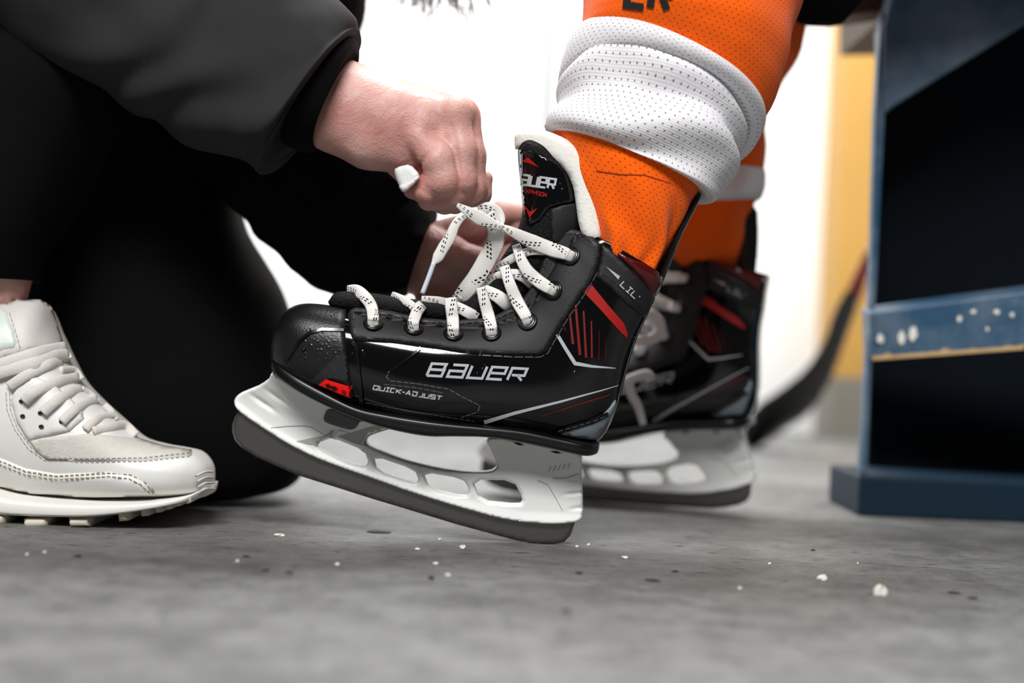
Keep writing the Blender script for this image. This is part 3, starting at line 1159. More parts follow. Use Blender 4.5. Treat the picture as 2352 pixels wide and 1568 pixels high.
BL = [(560, 930), (549, 943), (540, 957), (534, 975), (534, 992), (540, 1010), (553, 1026), (584, 1047), (622, 1064), (686, 1091), (775, 1119), (860, 1146), (940, 1170), (1042, 1201),
      (1144, 1229), (1195, 1242), (1233, 1248), (1268, 1249), (1295, 1244), (1310, 1229), (1320, 1201), (1322, 1180), (1195, 1185), (1042, 1148), (852, 1084), (724, 1038), (609, 973)]
blade = plate('blade', 'steel', sk, BL, Y=YS, t=.0021, r=3, step=7, round_=0, tmin=.6)

# --- laces
LB = bvh_of(boot, facing, tongue)
YT = YB - .024


def lace(path, w_=27, hug=None, **kw):
    if hug is not None:
        path = [(x, y, (lambda h: min(q, h[0].y - .0018) if h[0] is not None else q)(hug.ray_cast(CAM, ray(x, y).normalized(), 5))) for x, y, q in path]
    return ribbon('lace', 'lace', sk, path, w_, LB, **kw)


lf = YF - .0035
le = YF - .0002
lt = YB - .010


def into(path, w_, eye, d=(0, 1)):
    """a strand that rides over the rim of an eyelet and dives into it"""
    (cx, cy), (dx, dy) = eye, d
    ye = proj(FB, cx, cy, 0, ymax=YF - .002)[0].y
    path = [(x, y, (lambda h: min(q, h[0].y - .0018) if h[0] is not None else q)(LB.ray_cast(CAM, ray(x, y).normalized(), 5))) for x, y, q in path]
    path += [(cx - 17 * dx, cy - 17 * dy, ye - .0038), (cx - 6 * dx, cy - 6 * dy, ye - .0036), (cx + 4 * dx, cy + 4 * dy, ye - .0022), (cx + 10 * dx, cy + 10 * dy, ye + .001)]
    return lace(path, list(w_) + [w_[-1] * .95, w_[-1] * .82])


into([(799, 668, YB - .002), (820, 668, YB - .010), (840, 684, lf + .002), (853, 704, lf)], [26, 28, 28, 28, 27, 26], EYE[0])
lace([(900, 679, YB - .002), (924, 688, YB - .012), (944, 700, lf + .006), (962, 718, lf + .008)], 20, hug=NB_)
into([(970, 700, lf + .006), (964, 706, lf), (957, 718, lf - .001)], [26, 28, 27, 27, 26, 25], EYE[1])
lace([(968, 686, YB - .010), (1008, 691, YB - .010), (1045, 703, YB - .010), (1075, 718, YB - .010), (1096, 731, YB - .010)], [14, 20, 25, 27, 28], hug=NB_)
into([(1034, 684, lf + .001), (1037, 708, lf - .001), (1040, 732, lf - .001)], [29, 29, 29, 28, 27], EYE[2])
lace([(1054, 684, YB - .010), (1080, 668, YB - .010), (1105, 664, YB - .010), (1138, 678, YB - .010), (1160, 694, YB - .010), (1178, 712, YB - .010)], [16, 20, 24, 30, 33, 30], hug=NB_)
into([(1104, 660, lf), (1112, 690, lf - .001), (1121, 722, lf - .001)], [22, 26, 29, 29, 27], EYE[3], (.1, 1))
lace([(1112, 656, YB - .010), (1134, 637, YB - .010), (1168, 629, YB - .010), (1200, 634, YB - .010), (1226, 654, YB - .010)], [14, 17, 22, 27, 27], hug=NB_)
into([(1158, 612, YB - .02), (1171, 652, lf - .001), (1188, 692, lf - .001)], [24, 27, 30, 28, 26], EYE[4], (.38, .92))
lace([(1140, 618, YB - .010), (1180, 592, YB - .010), (1217, 577, YB - .010), (1252, 576, YB - .010)], 20, hug=NB_)
into([(1185, 562, YB - .02), (1196, 594, lf), (1213, 624, lf - .001), (1236, 645, lf - .001)], [20, 26, 31, 30, 26], EYE[5], (.85, .5))
into([(1140, 517, YB - .028), (1156, 522, YB - .029), (1176, 532, YB - .029), (1225, 556, lf - .002), (1268, 573, lf - .001)], [26, 13, 22, 34, 34, 30, 26], EYE[6], (.9, .4))
# wide strand falling from the knot
lace([(1120, 492, YB - .028), (1136, 520, YB - .025), (1138, 556, YB - .022), (1122, 590, YB - .018), (1098, 632, YB - .015), (1070, 668, YB - .012), (1052, 690, YB - .008)], [36, 36, 41, 44, 44, 40, 34], sub=12)
lace([(1050, 470, YB - .036), (1075, 486, YB - .036), (1100, 500, YB - .034), (1126, 512, YB - .032), (1152, 523, YB - .030)], [10, 24, 34, 26, 14], sub=10)
lace([(1100, 484, YB - .022), (1122, 478, YB - .020), (1142, 486, YB - .018), (1152, 502, YB - .018), (1150, 520, YB - .02)], [26, 28, 24, 18, 12], sub=10)
lace([(1076, 488, YB - .034), (1058, 500, YB - .036), (1044, 520, YB - .037), (1034, 545, YB - .037), (1020, 566, YB - .037), (1006, 590, YB - .037), (996, 604, YB - .037)], [16, 20, 22, 26, 27, 26, 12], sub=10)
ag = tube('aglet', 'aglet', sk, [P(997, 602, YB - .037), P(984, 638, YB - .037), P(970, 674, YB - .037)], 5.4 * YB / F)
tag(ag, 'clear plastic lace tip')
HY = 0.822

# ================================================================== FAR SKATE (a copy set flat on the floor)
sk2 = bpy.data.objects.new('ice_skate', None)
COL.objects.link(sk2)
tag(sk2, 'out of focus second hockey skate standing flat, partly hidden by the first skate', 'ice skate')
hx = G(1268, 1249)
tilt = math.radians(14.6)
yaw = math.radians(-19)
sc2 = 1.0
piv2 = G(1694, 1178)
piv2.z = 0


def copy_child(ch, parent):
    c = ch.copy()
    COL.objects.link(c)
    c.parent = parent
    for g in [q for q in bpy.data.objects if q.parent == ch]:
        copy_child(g, c)
    return c


SKIP_LACES = [c for c in sk.children if c.name.startswith('lace')][-4:] + [ag]
for ch in list(sk.children):
    if ch in SKIP_LACES or ch.name.startswith('tendon_guard'):
        continue
    copy_child(ch, sk2)
R = Matrix.Rotation(yaw, 4, 'Z') @ Matrix.Rotation(-tilt, 4, 'Y')
sk2.matrix_world = Matrix.Translation(piv2) @ R
bz = [(R @ (v_.co - hx)).z for v_ in blade.data.vertices]
sk2.location.z = -min(bz) + 0.0003
Y2 = piv2.y


def lace2(path, w_):
    p = [(a, b_, c) for a, b_, c in path]
    o = ribbon('lace', 'plainlace', None, p, w_, None)
    o.parent = sk2
    o.matrix_parent_inverse = (Matrix.Translation(sk2.location) @ R).inverted()
    return o


tg2 = plate('tendon_guard', 'glossblack', None, [(1688, 478), (1712, 462), (1738, 480), (1742, 540), (1736, 620), (1726, 680), (1690, 690), (1684, 620), (1690, 560)], Y=Y2 - .004, t=.017, r=12, step=8)
tg2.parent = sk2
tg2.matrix_parent_inverse = (Matrix.Translation(sk2.location) @ R).inverted()
yl = Y2 - .045
lace2([(1470, 740, yl), (1490, 722, yl), (1512, 738, yl), (1516, 762, yl), (1496, 778, yl), (1462, 782, yl), (1440, 770, yl)], 26)
lace2([(1470, 742, yl - .002), (1484, 752, yl - .004), (1478, 764, yl)], 20)
lace2([(1432, 880, yl), (1455, 868, yl), (1486, 860, yl), (1494, 874, yl)], 22)
lace2([(1444, 876, yl), (1450, 905, yl), (1466, 935, yl), (1478, 975, yl)], [22, 20, 18, 15])

# ================================================================== THE CHILD
child = root('person', 'seated child in orange and white hockey socks, one leg stretched to have its skate laced', 'person', G(1900, 1180))


def folds(amp, f1, seed, noisef=30, namp=.5):
    def d(T, A, W):
        n1 = vnoise(W, noisef, seed)
        n2 = vnoise(W, noisef * 2.3, seed + 5)
        return amp * (np.sin(T * f1 * 2 * np.pi + 3.0 * n1 + 2 * np.sin(A * 2 * np.pi)) * .6 + namp * n2)
    return d


SY = YB
sock = bpy.data.objects.new('sock', None)
COL.objects.link(sock); par(sock, child)
UP = [(1440, -700, 1960, -560, .062, SY + .03, 0), (1385, -300, 1900, -240, .062, SY + .02, 20), (1350, -60, 1850, -30, .060, SY + .01, 40), (1340, 6, 1828, 50, .058, SY + .005, 40),
      (1332, 45, 1812, 130, .056, SY, 46), (1326, 66, 1785, 195, .053, SY, 50), (1322, 86, 1768, 240, .050, SY, 54), (1322, 110, 1738, 288, .045, SY, 58)]
v, f, uv = loft(UP, SY, 96, 2.2, 10, disp=folds(.0022, 1.2, 3.1, 14, .8))
su = fixnormals(link('orange_leg', v, f, 'orange', sock, uv=uv))
# rolled white band
ROLL = [(1326, 84, 1734, 284, .0455, SY, 54), (1318, 78, 1742, 282, .0480, SY, 58), (1306, 92, 1746, 292, .0505, SY, 66), (1296, 118, 1745, 306, .0515, SY, 76), (1288, 150, 1740, 322, .0505, SY, 88), (1286, 176, 1728, 334, .0475, SY, 98), (1294, 184, 1700, 330, .043, SY, 100), (1312, 172, 1680, 318, .039, SY, 90)]
v, f, uv = loft(ROLL, SY, 96, 2.2, 6, disp=folds(.0008, .6, 1.2, 20))
fixnormals(link('rolled_white_band', v, f, 'white_j', sock, uv=uv))


def band_disp(T, A, W):
    n1 = vnoise(W, 22, 2.2)
    n2 = vnoise(W, 60, 9)
    near = np.clip(np.sin(A * 2 * np.pi), 0, 1)
    f1 = np.sin((T * 2.1 + .35 * n1 + .12 * np.sin(A * 9)) * 2 * np.pi)
    return (.0058 * f1 * (.35 + near * .65) + .0012 * n2) * np.sin(np.pi * np.clip(T * 1.15, 0, 1)) ** .5


WB = [(1296, 160, 1680, 312, .0430, SY, 96), (1288, 186, 1690, 322, .0435, SY, 84), (1282, 212, 1704, 336, .0445, SY, 70), (1275, 236, 1694, 350, .0445, SY, 56), (1269, 258, 1690, 374, .0455, SY, 42),
      (1263, 278, 1682, 404, .0460, SY, 32), (1257, 298, 1662, 438, .0460, SY, 22), (1258, 306, 1648, 462, .0440, SY, 16), (1266, 308, 1625, 460, .041, SY, 12), (1285, 305, 1600, 440, .038, SY, 8)]
v, f, uv = loft(WB, SY, 96, 2.2, 10, disp=band_disp)
fixnormals(link('white_band', v, f, 'white_j', sock, uv=uv))


def low_disp(T, A, W):
    n1 = vnoise(W, 26, 4.4)
    k = np.sin((A * 15 + 1.2 * n1 + T * .8) * 2 * np.pi)
    k2 = np.sin((A * 7 + T * 1.3 + .5 * n1) * 2 * np.pi)
    return (.0010 * k + .0022 * k2) * np.clip(T * 1.8 - .3, 0, 1) + .0022 * n1


LO = [(1252, 288, 1610, 420, .038, SY, 8), (1268, 320, 1600, 446, .0375, SY, 6), (1290, 380, 1582, 474, .036, SY, 4), (1310, 430, 1562, 510, .034, SY, 3), (1330, 490, 1538, 556, .031, SY, 2),
      (1345, 550, 1515, 605, .028, SY, 0), (1352, 600, 1500, 650, .026, SY, 0)]
v, f, uv = loft(LO, SY, 96, 2.2, 10, disp=low_disp)
lo = fixnormals(link('orange_ankle', v, f, 'orange', sock, uv=uv))
LOB = bvh_of(lo)
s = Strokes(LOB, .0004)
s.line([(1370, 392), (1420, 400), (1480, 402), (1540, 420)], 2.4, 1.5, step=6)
s.build('overlap_shade', 'fold', sock)  # painted line of shade where the ankle cloth overlaps
s = Strokes(bvh_of(su), .0008)
word(s, 'ER', (1440, 12), (1535, 22), (10, -78), 17)
s.build('lettering', 'embro', sock)

# far leg
sock2 = bpy.data.objects.new('sock', None)
COL.objects.link(sock2); par(sock2, child)
FY = Y2 - .005
F1 = [(1480, -500, 1880, -400, .05), (1500, 0, 1850, 60, .05), (1510, 200, 1790, 200, .048), (1505, 270, 1756, 280, .044), (1505, 330, 1756, 340, .044), (1505, 385, 1750, 395, .043)]
v, f, uv = loft(F1, FY, 64, 2.2, 8, disp=folds(.001, 1.5, 8))
fixnormals(link('orange_leg', v, f, 'orange', sock2, uv=uv))
F2 = [(1505, 385, 1745, 395, .042), (1500, 400, 1756, 398, .044), (1498, 425, 1757, 432, .045), (1500, 455, 1745, 458, .044), (1505, 475, 1720, 468, .040)]
v, f, uv = loft(F2, FY, 64, 2.2, 8, disp=folds(.001, 1.5, 2))
fixnormals(link('white_band', v, f, 'white_j', sock2, uv=uv))
F3 = [(1505, 455, 1735, 455, .041), (1506, 500, 1718, 500, .037), (1512, 560, 1704, 570, .030, Y2), (1540, 620, 1712, 640, .022, Y2 + .008), (1570, 670, 1700, 700, .018, Y2 + .012)]
v, f, uv = loft(F3, FY, 64, 2.2, 8, disp=folds(.003, 2.0, 12))
fixnormals(link('orange_ankle', v, f, 'orange', sock2, uv=uv))

# body inside the clothes (one surface) and shorts, mostly above the frame
kn = P(1700, -760, SY + .02)
kn2 = P(1690, -700, Y2)
hip = Vector((0.52, 1.08, 0.52))
an = P(1430, 600, SY)
an2 = P(1650, 640, Y2 + .012)


def cfn(p):
    d = chain(p, [tuple(an) + (.020,), tuple(kn) + (.035,), tuple(hip) + (.055,)], .02)
    d = smin(d, chain(p, [tuple(an2) + (.010,), tuple(kn2) + (.035,), (hip.x, hip.y + .12, hip.z, .055)], .02), .02)
    d = smin(d, chain(p, [(hip.x, hip.y + .06, hip.z, .08), (.47, hip.y + .06, .80, .085), (.45, hip.y + .06, .86, .03), (.44, hip.y + .06, .98, .075)], .03), .04)
    return d


V, fc = surfnet(cfn, (-.1, .6, .02), (.8, 1.45, 1.12), .012)
link('body', V, fc, 'skin', child)


def shfn(p):
    d = chain(p, [(kn.x + .06, kn.y, kn.z - .01, .07), tuple(hip) + (.095,)], .02)
    d = smin(d, chain(p, [tuple(P(1790, -60, 1.0)) + (.03,), tuple(P(1880, 0, 1.0)) + (.014,), tuple(P(1905, -20, 1.0)) + (.02,), (kn2.x + .1, kn2.y, kn2.z, .05)], .02), .02)
    d = smin(d, chain(p, [(kn2.x + .06, kn2.y, kn2.z - .01, .07), (hip.x, hip.y + .12, hip.z, .095)], .02), .03)
    d = smin(d, chain(p, [(hip.x, hip.y + .06, hip.z, .11), (.47, hip.y + .06, .80, .115)], .03), .05)
    return d


V, fc = surfnet(shfn, (-.1, .7, .2), (.9, 1.5, 1.0), .014)
link('shorts', V, fc, 'trouser', child)

# ================================================================== THE ADULT
ad = root('person', 'crouching adult in charcoal jacket and black trousers pulling the skate lace tight with both hands', 'person', (P(100, 1100, .95).x, .95, 0))

k_ = F / HY


def hand_fn(p):
    palm = chain(p, [(420, 95, 40, 105), (640, 180, 25, 96), (792, 240, 6, 86)], 20)
    palm = smin(palm, rcone(p, (792, 215, 20), (1035, 282, 20), 80, 48), 24)
    palm = smin(palm, rcone(p, (770, 275, 0), (930, 325, -8), 70, 56), 30)
    palm = smin(palm, rcone(p, (800, 240, -5), (965, 300, -42), 70, 40), 30)
    palm = smin(palm, rcone(p, (800, 235, -5), (1038, 272, -32), 66, 38), 26)
    palm = smin(palm, rcone(p, (820, 220, 30), (1058, 258, 28), 60, 38), 24)
    palm = smin(palm, rcone(p, (850, 215, 60), (1060, 258, 66), 50, 36), 24)
    palm = smin(palm, rcone(p, (940, 330, 10), (1010, 400, 20), 60, 46), 26)
    palm = smin(palm, chain(p, [(745, 262, 0, 72), (850, 320, 6, 66), (925, 350, 10, 50)], 20), 26)
    palm = smin(palm, rcone(p, (985, 300, -42), (1022, 318, -44), 26, 24), 18)
    palm = smin(palm, rcone(p, (1060, 262, -10), (1064, 262, 60), 33, 33), 14)
    # soft hollow between the knuckles
    palm = palm + 5 * np.exp(-(((p[..., 0] - 1010) / 30) ** 2 + ((p[..., 1] - 318) / 26) ** 2 + ((p[..., 2] + 60) / 40) ** 2))
    # tendons and wrist crease
    pinky = chain(p, [(960, 322, -46, 32), (1008, 372, -64, 37), (1022, 420, -58, 36), (985, 440, -42, 31), (950, 436, -26, 24)], 16)
    ring = chain(p, [(1046, 268, -36, 34), (1062, 350, -46, 33), (1060, 420, -40, 34), (1040, 448, -24, 31), (985, 458, -6, 27)], 16)
    mid = chain(p, [(1062, 258, 18, 35), (1078, 350, 6, 32), (1082, 430, 4, 32), (1060, 450, 12, 29), (1010, 456, 24, 26)], 16)
    ind = chain(p, [(1064, 256, 62, 36), (1082, 350, 56, 31), (1088, 425, 50, 29), (1050, 452, 54, 27), (1010, 456, 60, 24)], 16)
    thumb = chain(p, [(900, 340, 80, 46), (980, 430, 88, 34), (1040, 452, 90, 28), (1100, 436, 92, 25), (1112, 400, 92, 19)], 16)
    tip = chain(p, [(985, 450, 20, 30), (1020, 462, 24, 26), (1060, 462, 22, 22)], 12)
    fg = smin(pinky, ring, 2.5)
    fg = smin(fg, mid, 2.5)
    fg = smin(fg, ind, 2.5)
    fg = smin(fg, thumb, 6)
    fg = smin(fg, tip, 5)
    d = smin(palm, fg, 11)
    # crease lines across and between the folded fingers
    for (x0, y0, x1, y1, a_) in ((1050, 352, 1066, 450, 5), (1006, 352, 952, 404, 4.5), (968, 440, 1004, 464, 3), (960, 420, 1000, 452, 3), (1040, 300, 1050, 340, 2.5)):
        d = d + a_ * np.exp(-(rcone(p[..., :2], (x0, y0), (x1, y1), 0, 0) / 5.5) ** 2) * (p[..., 2] < 0)
    for i_ in range(5):
        d = d + .9 * np.exp(-(rcone(p[..., :2], (800 + i_ * 9, 335 + i_ * 5), (850 + i_ * 11, 290 + i_ * 10), 0, 0) / 5) ** 2)
    # knuckle bumps
    d = smin(d, np.linalg.norm((p - np.array([1052, 262, -46])) / np.array([1, 1, 1]), axis=-1) - 30, 22)
    d = smin(d, np.linalg.norm(p - np.array([966, 322, -66]), axis=-1) - 15, 22)
    return d


W1, f1 = px_sculpt(hand_fn, (430, 20, -170), (1160, 520, 190), 4.2, HY)

HY2 = 0.915


def hand2_fn(p):
    palm = chain(p, [(660, 470, 20, 60), (850, 570, 10, 68), (960, 590, 5, 76)], 20)
    palm = smin(palm, rcone(p, (950, 600, 10), (1060, 600, 10), 72, 56), 24)
    ind = chain(p, [(1020, 545, -20, 40), (1085, 520, -30, 32), (1150, 492, -20, 27), (1196, 490, 0, 24)], 12)
    mid = chain(p, [(1030, 560, 20, 40), (1110, 540, 10, 31), (1180, 520, 10, 27), (1205, 540, 20, 24)], 12)
    thumb = chain(p, [(985, 560, -40, 42), (1040, 580, -66, 34), (1090, 600, -74, 29), (1122, 600, -70, 23)], 12)
    ring = chain(p, [(1010, 650, 20, 42), (1070, 660, 10, 32), (1110, 650, 5, 28)], 12)
    pin = chain(p, [(990, 690, 20, 38), (1050, 705, 10, 29), (1090, 700, 5, 24)], 12)
    extra = chain(p, [(1090, 650, 30, 34), (1150, 600, 30, 34), (1200, 560, 34, 30)], 12)
    ind = smin(ind, extra, 6)
    fg = smin(smin(smin(smin(ind, mid, 5), thumb, 5), ring, 5), pin, 5)
    return smin(palm, fg, 15)


W2, f2 = px_sculpt(hand2_fn, (560, 280, -170), (1260, 800, 150), 5, HY2)

# torso, head and legs that carry the arms (above and beside the frame)
sh1 = P(260, -820, .88)
sh2 = P(300, -820, 1.12)
el1 = P(-330, -340, .86)
el2 = P(380, 120, .98)
hp1 = P(-900, -200, .90)
hp2 = P(-900, -200, 1.10)
kn1 = P(200, -160, .89)
ft1 = P(-40, 690, .875)
kn3 = P(560, 1000, 1.02)
ft3 = P(-700, 1060, 1.05)
hd = P(960, -560, 1.03)


def body_fn(p):
    d = chain(p, [tuple(sh1) + (.045,), tuple(el1) + (.036,), tuple(P(520, 130, HY)) + (.025,)], .02)
    d = smin(d, chain(p, [tuple(sh2) + (.045,), tuple(el2) + (.036,), tuple(P(660, 465, HY2)) + (.016,)], .02), .02)
    d = smin(d, chain(p, [tuple(hp1) + (.07,), tuple(kn1) + (.05,), tuple(P(10, 420, .875)) + (.030,), tuple(ft1) + (.027,)], .02), .02)
    d = smin(d, chain(p, [tuple(hp2) + (.07,), tuple(kn3 + Vector((0, 0, .03))) + (.045,), tuple(ft3) + (.035,)], .02), .02)
    d = smin(d, chain(p, [(hp1.x, 1.0, hp1.z, .13), tuple(P(330, -800, 1.0)) + (.12,)], .03), .05)
    d = smin(d, chain(p, [tuple(P(450, -780, 1.0)) + (.05,), tuple(hd) + (.05,)], .03), .05)
    d = smin(d, rcone(p, hd, hd + Vector((.03, 0, -.04)), .08, .06), .03)
    return d


V3, f3 = surfnet(body_fn, (-.95, .62, -.02), (.3, 1.35, .95), .014)
vb, fb = merge([(W1, f1), (W2, f2), (V3, f3)])
body = link('body', vb, fb, 'skin', ad)
# the turn of lace wrapped round the closed hand
HB_ = bvh_of(body)
plate('lace', 'plainlace', sk, [(904, 390), (918, 382), (942, 377), (964, 400), (961, 412), (944, 430), (926, 443), (915, 424)], Y=lambda x, y: HY - .0135 - .0055 * np.clip((x - 905) / 50, 0, 1), t=.003, r=14, step=5, round_=1)
plate('lace', 'plainlace', sk, [(914, 426), (936, 419), (963, 402), (962, 411), (944, 430), (926, 444)], Y=lambda x, y: HY - .0155 - .0055 * np.clip((x - 905) / 50, 0, 1), t=.002, r=5, step=5, round_=1)

# jacket: two sleeves and the body of it
jk = bpy.data.objects.new('jacket', None)
COL.objects.link(jk); par(jk, ad)
J1 = [(-500, 0, -200, -760, .075, .86), (-250, 40, 60, -560, .072, .86), (0, 96, 250, -330, .066, .85), (200, 190, 440, -210, .062, .845), (350, 268, 590, -130, .058, .84), (470, 322, 690, -62, .055, .832), (560, 362, 770, 5, .052, .826),
      (608, 384, 815, 52, .050, HY), (620, 376, 824, 70, .0475, HY), (628, 366, 822, 82, .045, HY), (634, 352, 806, 92, .042, HY)]


def jdisp(T, A, W):
    n1 = vnoise(W, 11, 1.3)
    n2 = vnoise(W, 28, 7.7)
    return .0065 * n1 + .0034 * n2 + .0022 * np.sin((T * 5 + A * 2 + n1 * 1.5) * 6.28) + .0012 * vnoise(W, 75, 3.3) * np.clip(T * 2 - .6, 0, 1)


v, f, uv = loft(J1, HY, 96, 2.3, 10, disp=jdisp)
fixnormals(link('sleeve', v, f, 'jacket', jk))
C1 = [(650, 330, 790, 90, .038, HY), (690, 348, 818, 92, .037, HY), (712, 346, 822, 104, .0355, HY), (724, 340, 820, 122, .034, HY), (718, 330, 812, 128, .031, HY)]
v, f, uv = loft(C1, HY, 72, 2.3, 6)
fixnormals(link('cuff', v, f, 'cuff', jk))
J2 = [(150, 300, 420, -120, .06, 1.0), (330, 350, 540, 40, .058, .99), (480, 430, 680, 140, .052, .965), (590, 545, 800, 230, .047, .945), (730, 655, 920, 330, .042, .93), (860, 684, 985, 420, .038, .92), (925, 684, 1005, 478, .035, HY2), (936, 668, 1000, 494, .032, HY2)]
v, f, uv = loft(J2, .93, 72, 2.3, 10, disp=folds(.004, 2, 6))
fixnormals(link('sleeve', v, f, 'trouser', jk))
J3 = [(500, 60, 790, 90, .05, 1.04), (380, -20, 835, 20, .09, 1.04), (200, -300, 850, -260, .13, 1.02), (-200, -600, 840, -520, .16, 1.0), (-300, -1100, 680, -820, .16, 1.0), (0, -1250, 560, -1040, .10, 1.0)]
v, f, uv = loft(J3, 1.02, 72, 2.3, 8, disp=folds(.004, 2, 16))
fixnormals(link('jacket_front', v, f, 'cuff', jk))

J0 = [(-420, -180, -200, -480, .06, .86), (-200, -420, 40, -640, .066, .87), (60, -680, 330, -820, .07, .89), (200, -900, 420, -900, .05, .9)]
v, f, uv = loft(J0, .87, 48, 2.2, 8)
fixnormals(link('upper_sleeve', v, f, 'jacket', jk))

tr_ = bpy.data.objects.new('trousers', None)
COL.objects.link(tr_); par(tr_, ad)
T1 = [(-150, -260, 520, -200, .075, .90), (-130, 0, 420, 60, .07, .89), (-160, 200, 318, 190, .064, .88), (-200, 330, 245, 330, .058, .877), (-230, 460, 176, 470, .053, .875), (-250, 570, 112, 580, .049, .875), (-245, 625, 84, 632, .047, .875), (-235, 640, 74, 645, .0455, .875), (-210, 634, 50, 634, .042, .875)]
v, f, uv = loft(T1, .875, 72, 2.3, 10, disp=folds(.0025, 1.5, 21, 12))
fixnormals(link('trouser_leg', v, f, 'trouser', tr_))
T2 = [(-500, -100, 420, 60, .09, 1.0), (-300, 200, 470, 240, .085, 1.0), (-150, 420, 530, 400, .082, 1.0), (0, 520, 556, 500, .08, 1.0), (50, 620, 604, 600, .078, 1.0), (80, 720, 652, 700, .078, 1.0), (90, 850, 688, 850, .078, 1.0), (80, 980, 704, 980, .076, 1.0), (70, 1070, 700, 1075, .070, 1.0), (90, 1118, 668, 1118, .06, 1.0), (140, 1138, 590, 1138, .04, 1.0)]
v, f, uv = loft(T2, 1.0, 72, 2.6, 10, disp=folds(.0025, 2, 31, 12))
fixnormals(link('trouser_leg', v, f, 'trouser', tr_))

# loose hair ends hanging from above
hs = []
for i in range(46):
    x0 = 940 + random.random() * 190
    y1 = 18 + random.random() ** 1.5 * 58 - abs(x0 - 1050) * .12
    sw = random.uniform(-50, 50)
    yy = 1.04 + random.uniform(-.02, .02)
    pts = [P(x0 - 20, -420, yy), P(x0, -200, yy), P(x0 + sw * .5, -60, yy), P(x0 + sw * .9, y1 * .5, yy), P(x0 + sw * 1.4 + 15, y1, yy)]
    hs.append(tube(None, None, None, pts, [.0010, .0010, .0008, .0006, .0002], 5, 5))
hr = link('hair', *merge(hs), 'hair', ad)

# ================================================================== WHITE SNEAKER
sn = root('sneaker', 'white leather sneaker with off-white laces and a lugged sole', 'shoe', (P(150, 1190, .875).x, .875, 0))
NY = .872
U = [(-262, 1090, -262, 960, .012), (-250, 1100, -262, 860, .026), (-210, 1108, -215, 740, .034), (-120, 1112, -100, 712, .037), (-20, 1120, 0, 700, .038), (60, 1130, 92, 690, .036), (106, 1135, 126, 752, .036), (140, 1137, 150, 808, .037),
     (180, 1140, 180, 868, .038), (225, 1140, 222, 916, .039), (270, 1140, 266, 958, .040), (320, 1139, 315, 1003, .0405), (370, 1138, 372, 1021, .040), (415, 1136, 420, 1029, .037), (448, 1134, 455, 1038, .031), (472, 1130, 478, 1062, .022), (484, 1124, 488, 1092, .010)]
v, f, uv = loft(U, NY, 72, 2.6, 6)
upper = fixnormals(link('upper', v, f, 'shoe', sn))
UB = bvh_of(upper)
SO = [(-275, 1160, -270, 1080, .02), (-230, 1172, -240, 1095, .036), (-100, 1168, -100, 1102, .041), (0, 1164, 0, 1106, .041), (79, 1170, 79, 1128, .041), (218, 1172, 218, 1137, .0435), (300, 1166, 310, 1137, .0445), (390, 1152, 390, 1134, .043), (450, 1141, 455, 1126, .034), (482, 1135, 488, 1108, .018)]
v, f, uv = loft(SO, NY, 64, 5, 6)
msole = fixnormals(link('midsole', v, f, 'shoesole', sn))
for (x0, x1, y0, y1) in [(-220, -160, 1172, 1194), (-130, -60, 1170, 1194), (12, 60, 1168, 1191), (101, 155, 1174, 1195), (200, 250, 1172, 1193), (308, 334, 1158, 1180), (352, 374, 1152, 1172), (384, 402, 1146, 1164), (408, 424, 1142, 1157), (430, 444, 1138, 1150), (452, 464, 1132, 1144)]:
    plate('tread_lug', 'shoelug', sn, [(x0, y0), (x1, y0 - 2), (x1 - 2, y1 - 2), (x0 + 3, y1)], Y=NY, t=.040 if x0 < 350 else .034, r=3, step=6, round_=0, tmin=.9)
for i in range(4):
    ribbon('toe_ridge', 'shoegrey', sn, [(452 + i * 2, 1092 + i * 13, NY - .031 + i * .002), (470, 1084 + i * 13, NY - .026), (486 + i, 1083 + i * 13, NY - .012)], 6, th=.0016)
patch('tongue', 'shoegrey', sn, [(-40, 700), (0, 690), (60, 677), (96, 678), (116, 698), (134, 756), (148, 800), (90, 800), (0, 825), (-40, 830)], UB, .0016, .003, step=9, edge=10)
patch('mint_panel', 'mint', sn, [(-50, 708), (0, 702), (20, 718), (38, 770), (44, 800), (0, 810), (-50, 812)], UB, .0028, .002, step=9, edge=4)
patch('mudguard', 'shoe', sn, [(-60, 1040), (0, 1052), (60, 1076), (130, 1088), (250, 1085), (310, 1094), (340, 1112), (358, 1136), (218, 1141), (79, 1134), (0, 1116), (-60, 1108)], UB, .002, .003, step=9, edge=8)
patch('mesh_vamp', 'shoemesh', sn, [(66, 1010), (120, 1002), (200, 996), (320, 1008), (376, 1024), (440, 1034), (440, 1046), (330, 1058), (200, 1058), (110, 1056), (84, 1036)], UB, .0006, .002, step=9)
patch('eyestay', 'shoe', sn, [(25, 920), (40, 880), (75, 862), (120, 880), (186, 940), (192, 962), (160, 990), (110, 1002), (66, 1012), (40, 970)], UB, .0022, .003, step=9, edge=8)
EB = bvh_of(*[c for c in sn.children if c.name.split('.')[0] in ('upper', 'mudguard', 'eyestay', 'mesh_vamp', 'tongue', 'mint_panel')])
s = Strokes(EB, .0006)
s.line([(-40, 1046), (0, 1058), (60, 1082), (130, 1093), (250, 1086), (300, 1090), (330, 1104), (352, 1132)], 2.6, step=4, dash=(2, 1))
s.line([(-40, 1052), (0, 1066), (60, 1090), (130, 1101), (250, 1094), (296, 1099), (322, 1112), (344, 1132)], 2.4, step=4, dash=(2, 1))
s.build('stitching', 'shoestitch', sn)
s = Strokes(EB, .0006)
for dx in (0, 8):
    s.line([(14 + dx, 900), (16 + dx, 940), (34 + dx, 985), (66 + dx, 1030 - dx * .3), (104 + dx * .6, 1056 - dx * .7), (200, 1060 - dx), (330, 1060 - dx), (440, 1048 - dx)], 1.8, step=4, dash=(2, 1))
s.line([(22, 718), (38, 770), (46, 798)], 2.5, step=4, dash=(2, 1))
